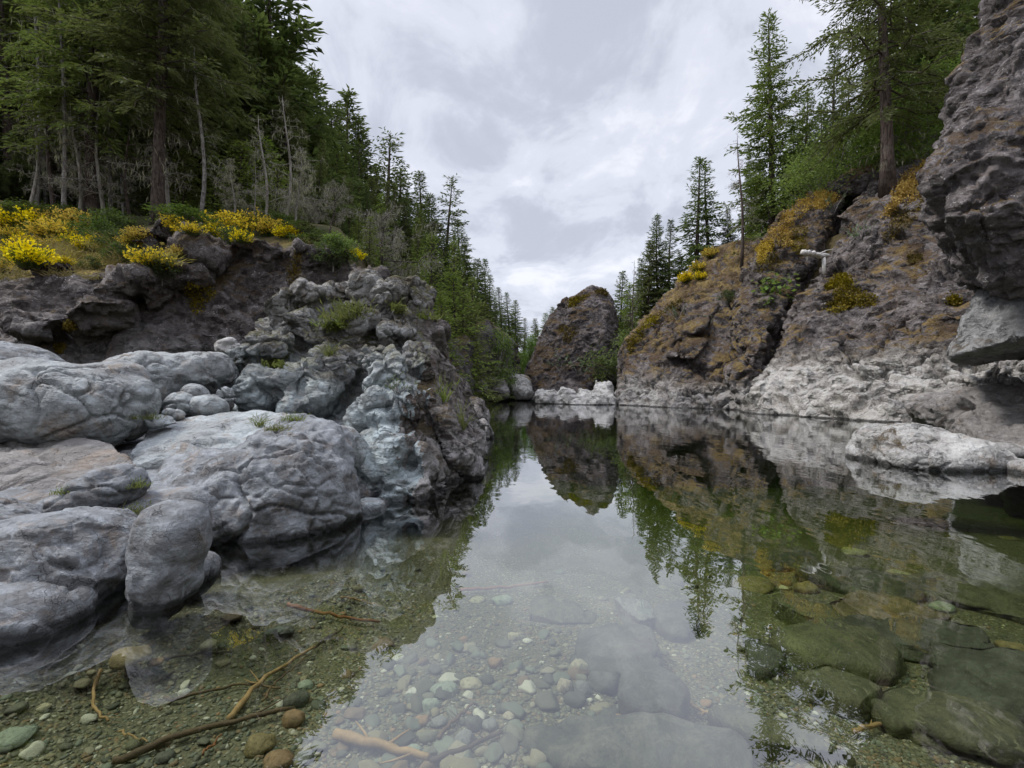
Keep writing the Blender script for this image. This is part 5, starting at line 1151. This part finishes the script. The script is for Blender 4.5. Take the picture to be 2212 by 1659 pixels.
for i, (px, py, w, h, m_, lab) in enumerate([
    (1249, 1452, 44, 48, 'yellow', 'round yellowish cobble, brightest in the middle of the riverbed'), (957, 1497, 62, 34, 'green', 'flat-topped pale green cobble under the sky reflection'), (894, 1500, 40, 30, 'white', 'white cobble beside the flat-topped pale green one'), (1004, 1606, 50, 52, 'grey', 'big rounded grey cobble at the edge of the flat slab'),
    (1059, 1570, 38, 40, 'grey', 'pale grey pointed cobble beside the flat slab'), (1024, 1568, 42, 36, 'dark', 'dark oval cobble between two grey ones by the flat slab'), (1219, 1490, 38, 46, 'stripe', 'striped cream cobble leaning on grey ones below the yellowish cobble'), (929, 1530, 42, 38, 'green', 'rounded greenish cobble below the flat-topped one'),
    (1101, 1548, 30, 24, 'stripe', 'small speckled oval cobble lying at the corner of the flat slab'), (951, 1563, 40, 26, 'grey', 'veined grey oval cobble near the rounded greenish cobble'), (914, 1560, 36, 30, 'orange', 'orange-brown cobble near the veined grey oval one'), (1184, 1585, 23, 30, 'green', 'small grey-green cobble alone on the flat slab'),
    (856, 1427, 34, 18, 'white', 'elongated white cobble at the edge of the tree reflection'), (1109, 1380, 29, 27, 'yellow', 'squarish cream cobble under the reflected clouds'), (1140, 1386, 22, 14, 'white', 'small white cobble beside the squarish cream one'), (1017, 1482, 54, 28, 'yellow', 'broad tan cobble just past the flat-topped pale green one'),
    (1072, 1437, 36, 34, 'orange', 'pinkish cobble between gravel and the tan cobbles'), (1259, 1496, 42, 46, 'grey', 'grey rounded cobble right below the yellowish cobble'), (1304, 1484, 66, 52, 'dark', 'broad dark cobble beside the yellowish cobble'), (1084, 1302, 48, 26, 'green', 'pale green pointed stone farther out in the pool'), (1030, 1298, 36, 18, 'yellow', 'tan stone beside the pale green pointed one'),
    (891, 1632, 50, 36, 'green', 'mottled green-white cobble at the bottom of the picture'), (1347, 1534, 34, 42, 'grey', 'upright pale grey cobble below the big dark boulders'), (283, 1424, 82, 42, 'ochre', 'large yellowish banded stone near the shadow of the egg-shaped boulder'), (448, 1395, 36, 18, 'yellow', 'pale flat stone in the gravel beyond the banded stone'), (335, 1432, 34, 16, 'orange', 'buff flat stone next to the large banded stone'),
    (503, 1333, 42, 20, 'brown', 'reddish brown oval stone near the shore rocks'), (613, 1366, 46, 22, 'dark', 'dark flat stone lying near the red stick'), (37, 1594, 80, 36, 'green', 'large pale mint stone at the shore end of the gravel'), (563, 1616, 66, 48, 'ochre', 'ochre blocky stone beside the thick sunken branch'), (640, 1520, 52, 40, 'dark', 'dark green rounded stone at the tip of the sunken branch'),
    (632, 1562, 52, 54, 'orange', 'flat orange slab-like stone under the tip of the sunken branch'), (604, 1645, 66, 44, 'orange', 'peach-coloured cobble where the tree reflection ends'), (660, 1484, 38, 24, 'green', 'grey-green flat stone above the dark green one'), (97, 1530, 30, 18, 'yellow', 'buff stone among small gravel at the shore side'), (398, 1500, 26, 20, 'white', 'pale mottled stone near the sunken twigs'), (290, 1610, 40, 22, 'olive', 'olive stone beside the short buff twig'), (355, 1640, 40, 26, 'dark', 'dark rounded stone beside the thick sunken branch'), (655, 1640, 44, 30, 'grey', 'grey cobble just inside the sky reflection'),
    (1630, 1270, 108, 34, 'ochre', 'long yellowish stone lit up under the reflected firs'), (1742, 1278, 54, 44, 'ochre', 'yellowish hump-backed stone beyond the long one'), (1698, 1262, 24, 16, 'orange', 'small buff stone between the two yellowish ones'), (1845, 1196, 50, 18, 'yellow', 'pale oval stone far out below the island rock'), (1858, 1236, 36, 16, 'brown', 'small tan stone below the far pale oval one'), (2032, 1315, 50, 32, 'green', 'speckled grey-green stone among brown slabs'), (2000, 1328, 40, 12, 'yellow', 'thin pale slab stone against the speckled one'), (1670, 1467, 34, 28, 'yellow', 'pale round stone at the side of the big undercut slab'), (1688, 1432, 30, 18, 'orange', 'orange-buff stone near the big undercut slab'), (1860, 1495, 22, 18, 'ochre', 'small ochre cobble between two sunken boulders'), (2185, 1410, 60, 44, 'ochre', 'yellow-green boulder at the edge among sunken slabs'), (2080, 1540, 26, 16, 'white', 'small pale stone in the gravel strip between sunken slabs'), (2180, 1166, 40, 14, 'ochre', 'olive-yellow stone in the dark water beyond the island rock'), (1940, 1246, 66, 14, 'yellow', 'long pale stone beneath the island rock reflection'), (1470, 1262, 36, 22, 'olive', 'olive stone at the edge of the fir reflection'), (1730, 1230, 46, 14, 'olive', 'flat olive stone in deeper water beyond the yellowish ones')]):
    stone(px, py, w, h, SM[m_], lab, flat=min(1.5, max(.5, 1.5 * h / w)), seed=i, group='named')
for o in bpy.data.objects:
    if o.get('group') == 'named': del o['group']

TH = .6
def sunk(name, label, px, py, rx, ry, rot, m_, thick=.12, seed=0., style='boulder', sink=.3, hull=None):
    """a large flat stone half bedded in the riverbed"""
    c = B(px, py); D = c[1]
    L = rx / F * D; Wd = ry / F * D * D / H      # foreshortened across the view
    bm = bmesh.new(); bmesh.ops.create_icosphere(bm, subdivisions=5, radius=1.)
    V = np.array([v.co[:] for v in bm.verts]); bm.verts.index_update(); T = np.array([[v.index for v in f.verts] for f in bm.faces]); ed = np.array([[v.index for v in e.verts] for e in bm.edges]); bm.free()
    V = V / (np.abs(V) ** 4.5).sum(1)[:, None] ** (1 / 4.5)
    rg = np.random.default_rng(int(seed * 10) + 5)
    for _ in range(4):
        a = rg.random() * 6.28; n = np.array([math.cos(a), math.sin(a), 0]); k = rg.uniform(.55, .85); dd = V @ n; V = V - np.where(dd > k, (dd - k) * .9, 0)[:, None] * n
    thick = thick * TH; V = V * np.array([L, Wd, thick]); V = relax(V, ed, 2)
    r = math.radians(rot); V[:, :2] = V[:, :2] @ np.array([[math.cos(r), math.sin(r)], [-math.sin(r), math.cos(r)]])
    Nn = normals(V, np.zeros((0, 4), int), T)
    V = V + Nn * (carve(V + c, Nn, STY[style], seed) * .8)[:, None]
    V[:, 2] += .12 * V[:, 0] * math.sin(seed) 
    o = obj(name, meshdata(name, V, T, SM[m_], True), loc=c + np.array([0, 0, thick * (1 - 2 * sink)]))
    return tag(o, label, 'sunken rock')
for a in [
    ('sunken_slab', 'broad flat grey slab filling the bottom of the riverbed under the sky reflection', 1330, 1636, 270, 60, -12, 'silt', .06, 1.), ('sunken_boulder', 'large smooth dark sunken boulder beyond the yellowish cobble', 1345, 1432, 110, 44, -12, 'dark', .14, 2.), ('sunken_boulder', 'rounded grey sunken boulder lower than the smooth dark one', 1415, 1522, 74, 46, -8, 'dark', .14, 3.), ('sunken_boulder', 'faint oval sunken boulder out in the pool under reflected clouds', 1380, 1342, 48, 24, 5, 'grey', .12, 4.), ('sunken_slab', 'pale flat sunken slab with faint markings in mid pool', 1210, 1335, 78, 24, -10, 'olive', .08, 5.), ('sunken_boulder', 'faint sunken boulder beside the edge of the fir reflection', 1465, 1360, 50, 28, 0, 'dark', .12, 5.5),
    ('sunken_slab', 'big tilted olive slab undercut by a black shadow', 1820, 1418, 140, 48, -24, 'olive', .17, 6.), ('sunken_slab', 'dark veined slab lying past the big undercut slab', 2005, 1402, 138, 40, -8, 'dark', .15, 7.), ('sunken_slab', 'very large dark slab running out at the picture edge', 2160, 1500, 160, 66, -20, 'dark', .18, 8.), ('sunken_slab', 'long pale-streaked olive slab pointing to the bottom corner', 2020, 1578, 150, 48, -30, 'olive', .15, 9.), ('sunken_boulder', 'streaked round-backed sunken boulder below the big undercut slab', 1806, 1514, 96, 46, -14, 'olive', .17, 10.), ('sunken_boulder', 'hump-backed dull green sunken boulder above the big undercut slab', 1770, 1352, 82, 30, -5, 'olive', .14, 11.), ('sunken_slab', 'rusty brown sunken slab', 1905, 1325, 128, 28, -12, 'brown', .10, 12.), ('sunken_slab', 'dark sunken slab beyond the rusty brown one', 1890, 1275, 140, 26, -6, 'dark', .10, 13.), ('sunken_slab', 'wide dim sunken slab in the streak of cliff reflection', 2120, 1300, 120, 40, 0, 'olive', .12, 14.), ('sunken_log', 'dim flat sunken slab near the reflected log', 1640, 1218, 120, 12, -3, 'dark', .06, 15.), ('sunken_boulder', 'low dark sunken boulder in the darkest corner of fir reflection', 1650, 1440, 48, 36, -10, 'dark', .12, 16.), ('sunken_slab', 'sunken slab at the bottom edge beneath the leafy reflection', 1700, 1625, 150, 34, -6, 'olive', .10, 17.)]:
    sunk('sunken_slab' if a[0] == 'sunken_log' else a[0], *a[1:])

# cobbles that nothing tells apart
_pb = random.Random(77)
PM = pebble_mat('river_pebbles')
CM = [meshdata('cobble', V * 1., T, PM, True) for V, T in PB]
for i in range(250):
    for _ in range(20):
        px, py = (_pb.uniform(-20, 1750), _pb.uniform(1225, 1690)) if i < 150 else (_pb.uniform(740, 1380), _pb.uniform(1390, 1680))
        q = B(px, py)
        if q[2] < -.02 and q[0] > left_edge(q[1]) + .12: break
    s = _pb.choice([.05, .06, .07, .085, .11] if i < 150 else [.06, .075, .09, .11, .13]) * (1.0 if px > 800 else .75)
    o = obj('cobble', CM[i % 6], loc=q + np.array([0, 0, .008])); o.scale = (s, s * _pb.uniform(.7, 1.1), s * _pb.uniform(.7, 1.1)); o.rotation_euler = (_pb.uniform(-.2, .2), _pb.uniform(-.2, .2), _pb.uniform(0, 6.28))
    tag(o, 'ordinary small cobble bedded in the gravel under the clear water', 'cobble', 'ordinary cobbles on the riverbed')

rg = np.random.default_rng(12)
base = [pebble(200 + k, 2, .6, .12) for k in range(5)]
Vs, Ts, n0 = [], [], 0
cnt = 11000
py = 1200 + 520 * rg.random(cnt) ** .8; px = rg.uniform(-80, 2260, cnt)
for i in range(cnt):
    D = H * F / (py[i] - CY) * 1.18
    x = (px[i] - CX) / F * D
    if x < left_edge(D) + .03: continue
    s = rg.choice([.012, .016, .022, .03, .04], p=[.3, .28, .22, .14, .06]) * (1 + .15 * max(D - 2.2, 0))
    V, T = base[i % 5]
    a = rg.random() * 6.28; R2 = np.array([[math.cos(a), -math.sin(a), 0], [math.sin(a), math.cos(a), 0], [0, 0, 1]])
    Vs.append((V * s * rg.uniform(.7, 1.3, 3)) @ R2.T + np.array([x, D, 0.])); Ts.append(T + n0); n0 += len(V)
Vs_ = np.concatenate(Vs)
ctr = np.array([v.mean(0) for v in Vs]); zb_ = bed_z(ctr[:, 0], ctr[:, 1])
Vs_[:, 2] += np.repeat(zb_, [len(v) for v in Vs]) + .002
gv = obj('gravel', meshdata('gravel', Vs_, np.concatenate(Ts), PM, True)); tag(gv, 'loose gravel covering the riverbed of the clear pool', None, None, 'stuff')

WM = {'brown': plain_mat('wet_bark', (.075, .05, .03), (.13, .085, .045), 8., .7, .5, strk=(1, 1, 1)), 'light': plain_mat('peeled_wood', (.24, .15, .065), (.33, .215, .10), 8., .7, .4), 'dark': plain_mat('waterlogged_wood', (.04, .03, .02), (.075, .055, .035), 8., .7, .4), 'red': plain_mat('red_root_wood', (.20, .075, .03), (.28, .12, .05), 8., .7, .4)}
for pts, r, m_, lab in [
    ([(235, 1668), (333, 1626), (433, 1589), (533, 1569), (633, 1546)], 8.5, 'brown', 'long thick dark sunken branch crossing the gravel to the orange stone'), ([(493, 1569), (533, 1523), (580, 1469), (633, 1439), (680, 1409)], 6.5, 'light', 'long pale peeled stick leaning up from the thick sunken branch'), ([(680, 1409), (705, 1390), (740, 1367)], 5, 'dark', 'short dark stick continuing the pale peeled one'),
    ([(218, 1459), (203, 1496), (202, 1536), (213, 1556), (233, 1569)], 4.5, 'light', 'curved pale peeled stick shaped like a bow'), ([(353, 1523), (400, 1519), (467, 1503), (520, 1486), (567, 1496), (607, 1503)], 4, 'brown', 'thin wavy brown stick crossing under the pale peeled one'), ([(567, 1526), (600, 1479), (670, 1423)], 3, 'brown', 'thin straight twig beside the pale peeled stick'), ([(333, 1439), (417, 1426), (497, 1419)], 4, 'dark', 'straight dark sunken stick beside the large banded stone'), ([(297, 1501), (337, 1486), (377, 1461)], 4.5, 'dark', 'short dark bent stick below the straight dark one'),
    ([(257, 1591), (285, 1602), (317, 1618)], 2.5, 'light', 'short buff twig beside the olive stone'), ([(437, 1643), (460, 1620), (483, 1599)], 2.5, 'red', 'short reddish twig beside the thick sunken branch'), ([(620, 1316), (667, 1333), (737, 1343), (820, 1355)], 5, 'red', 'red-brown root lying near the dark flat stone'), ([(737, 1298), (780, 1306), (820, 1316)], 2.5, 'light', 'thin buff twig near the red-brown root'), ([(994, 1283), (1070, 1279), (1184, 1266)], 4, 'red', 'faint straight reddish stick out under the reflected clouds'),
    ([(722, 1606), (790, 1624), (860, 1642), (925, 1658)], 13, 'light', 'thick broken piece of split wood at the bottom of the picture'), ([(930, 1660), (1020, 1626), (1087, 1599)], 7, 'dark', 'dark sunken branch running along the edge of the flat slab'), ([(950, 1606), (990, 1563), (1020, 1536)], 5, 'brown', 'brown stick lying between grey cobbles'), ([(1845, 1595), (1900, 1582), (1955, 1568)], 6, 'light', 'orange-brown peeled stick lying on the sunken olive slab'), ([(1491, 1533), (1525, 1554), (1558, 1575)], 4.5, 'light', 'pale stick among white stones at the reflection edge'), ([(1378, 1668), (1395, 1635), (1407, 1606)], 7, 'brown', 'short brown stick at the bottom edge on the flat slab')]:
    q = np.array([B(x, y, .022) for x, y in pts]); D = q[:, 1].mean()
    # keep the stick above the stones it crosses
    ts = np.linspace(0, 1, len(q)); tf = np.linspace(0, 1, 14); c = np.stack([np.interp(tf, ts, q[:, k]) for k in range(3)], 1)
    c = np.concatenate([c[:1], (c[:-2] + c[1:-1] * 2 + c[2:]) / 4, c[-1:]]); c += np.random.default_rng(int(pts[0][0])).normal(size=c.shape) * .004
    rr = r / F * D * (1 - .45 * tf); org = c.mean(0); mb = MB(); c[:, 2] += rr.max() * .8
    mb.tube(c - org, rr * np.random.default_rng(3).uniform(.85, 1.12, len(rr)), 8)
    for k in range(3 if r > 4 and m_ != 'red' else 1):
        a_ = random.Random(int(pts[0][0]) + k); i_ = a_.randint(3, 11); d_ = np.array([a_.uniform(-1, 1), a_.uniform(-1, 1), .12]) * rr[0] * a_.uniform(3, 9)
        mb.tube(np.array([c[i_], c[i_] + d_ * .5 + d_[[1, 0, 2]] * .15, c[i_] + d_]) - org, [rr[i_] * .45, rr[i_] * .3, rr[i_] * .12], 5)
    o = obj('sunken_stick', mb.data('sunken_stick', WM[m_], True), loc=org); tag(o, lab, 'stick')
# ------------------------------------------------------------------ sky, sun, camera
wd = bpy.data.worlds.new('World'); SC.world = wd; wd.use_nodes = True
wt = wd.node_tree; wt.nodes.clear(); N = NT(wt)
SUN_EL, SUN_AZ = math.radians(54), math.radians(272)
sky = N.n('ShaderNodeTexSky', sky_type='NISHITA', sun_disc=False, sun_elevation=SUN_EL, sun_rotation=SUN_AZ)
dirv = N.n('ShaderNodeTexCoord').outputs['Generated']
sp = N.n('ShaderNodeSeparateXYZ', {'Vector': dirv})
dz = N.m('ADD', N.m('MAXIMUM', sp.outputs[2], 0.), .16)
cv = N.n('ShaderNodeCombineXYZ', {'X': N.m('DIVIDE', sp.outputs[0], dz), 'Y': N.m('DIVIDE', sp.outputs[1], dz), 'Z': 0.}).outputs[0]
cm = N.mapping(cv, (.85, .80, 1), (0, 0, math.radians(28)), (CLX, CLY, 0))
c1 = N.noise(cm, .62, 9, .56, .5)
c2 = N.noise(N.mapping(cv, (2.2, 1.5, 1), (0, 0, math.radians(-30)), (3.1, 1.7, 0)), 1.3, 8, .6, .5)
cl = N.m('ADD', N.m('MULTIPLY', c1, .64), N.m('MULTIPLY', c2, .36))
cr = N.n('ShaderNodeValToRGB', {'Fac': N.mr(cl, .40, .59)})
e = cr.color_ramp; e.interpolation = 'EASE'
e.elements[0].position = 0.; e.elements[0].color = (3.55, 3.73, 4.35, 1)
e.elements[1].position = 1.; e.elements[1].color = (6.0, 6.1, 6.65, 1)
x = e.elements.new(.5); x.color = (4.75, 4.93, 5.6, 1)
mixc = N.mix(.93, sky.outputs[0], cr.outputs[0])
# an overcast sky is brightest overhead
mixc = N.mix(1., mixc, N.n('ShaderNodeCombineXYZ', {k: N.mr(sp.outputs[2], .62, 1., 1., 4.2) for k in 'XYZ'}).outputs[0], 'MULTIPLY')
bg = N.n('ShaderNodeBackground', {'Color': mixc, 'Strength': .1})
N.n('ShaderNodeOutputWorld', {'Surface': bg.outputs[0]})
wd.cycles.sampling_method = 'AUTOMATIC'

sl = bpy.data.lights.new('sun', 'SUN'); sl.energy = 2.2; sl.angle = math.radians(12); sl.color = (1, .965, .92)
so = bpy.data.objects.new('sun', sl); COL.objects.link(so)
# a sun at azimuth SUN_AZ (from +Y, clockwise) and elevation SUN_EL
sd = Vector((math.sin(SUN_AZ) * math.cos(SUN_EL), math.cos(SUN_AZ) * math.cos(SUN_EL), math.sin(SUN_EL)))
so.rotation_euler = (-sd).to_track_quat('-Z', 'Y').to_euler()

cd = bpy.data.cameras.new('camera'); co = bpy.data.objects.new('camera', cd); COL.objects.link(co)
cd.sensor_width = 36; cd.lens = 18; cd.clip_start = .05; cd.clip_end = 2000
co.location = (0, 0, H); co.rotation_euler = (math.radians(90), 0, 0)
SC.camera = co
SC.view_settings.view_transform = 'Standard'; SC.view_settings.look = 'None'; SC.view_settings.gamma = 1
SC.view_settings.use_curve_mapping = False; SC.view_settings.exposure = EXPO
SC.render.engine = 'CYCLES'
cy = SC.cycles
cy.max_bounces = 8; cy.diffuse_bounces = 3; cy.glossy_bounces = 4; cy.transmission_bounces = 4; cy.transparent_max_bounces = 12; cy.volume_bounces = 0
cy.caustics_reflective = False; cy.caustics_refractive = False
cy.use_denoising = True
cy.sample_clamp_indirect = 6
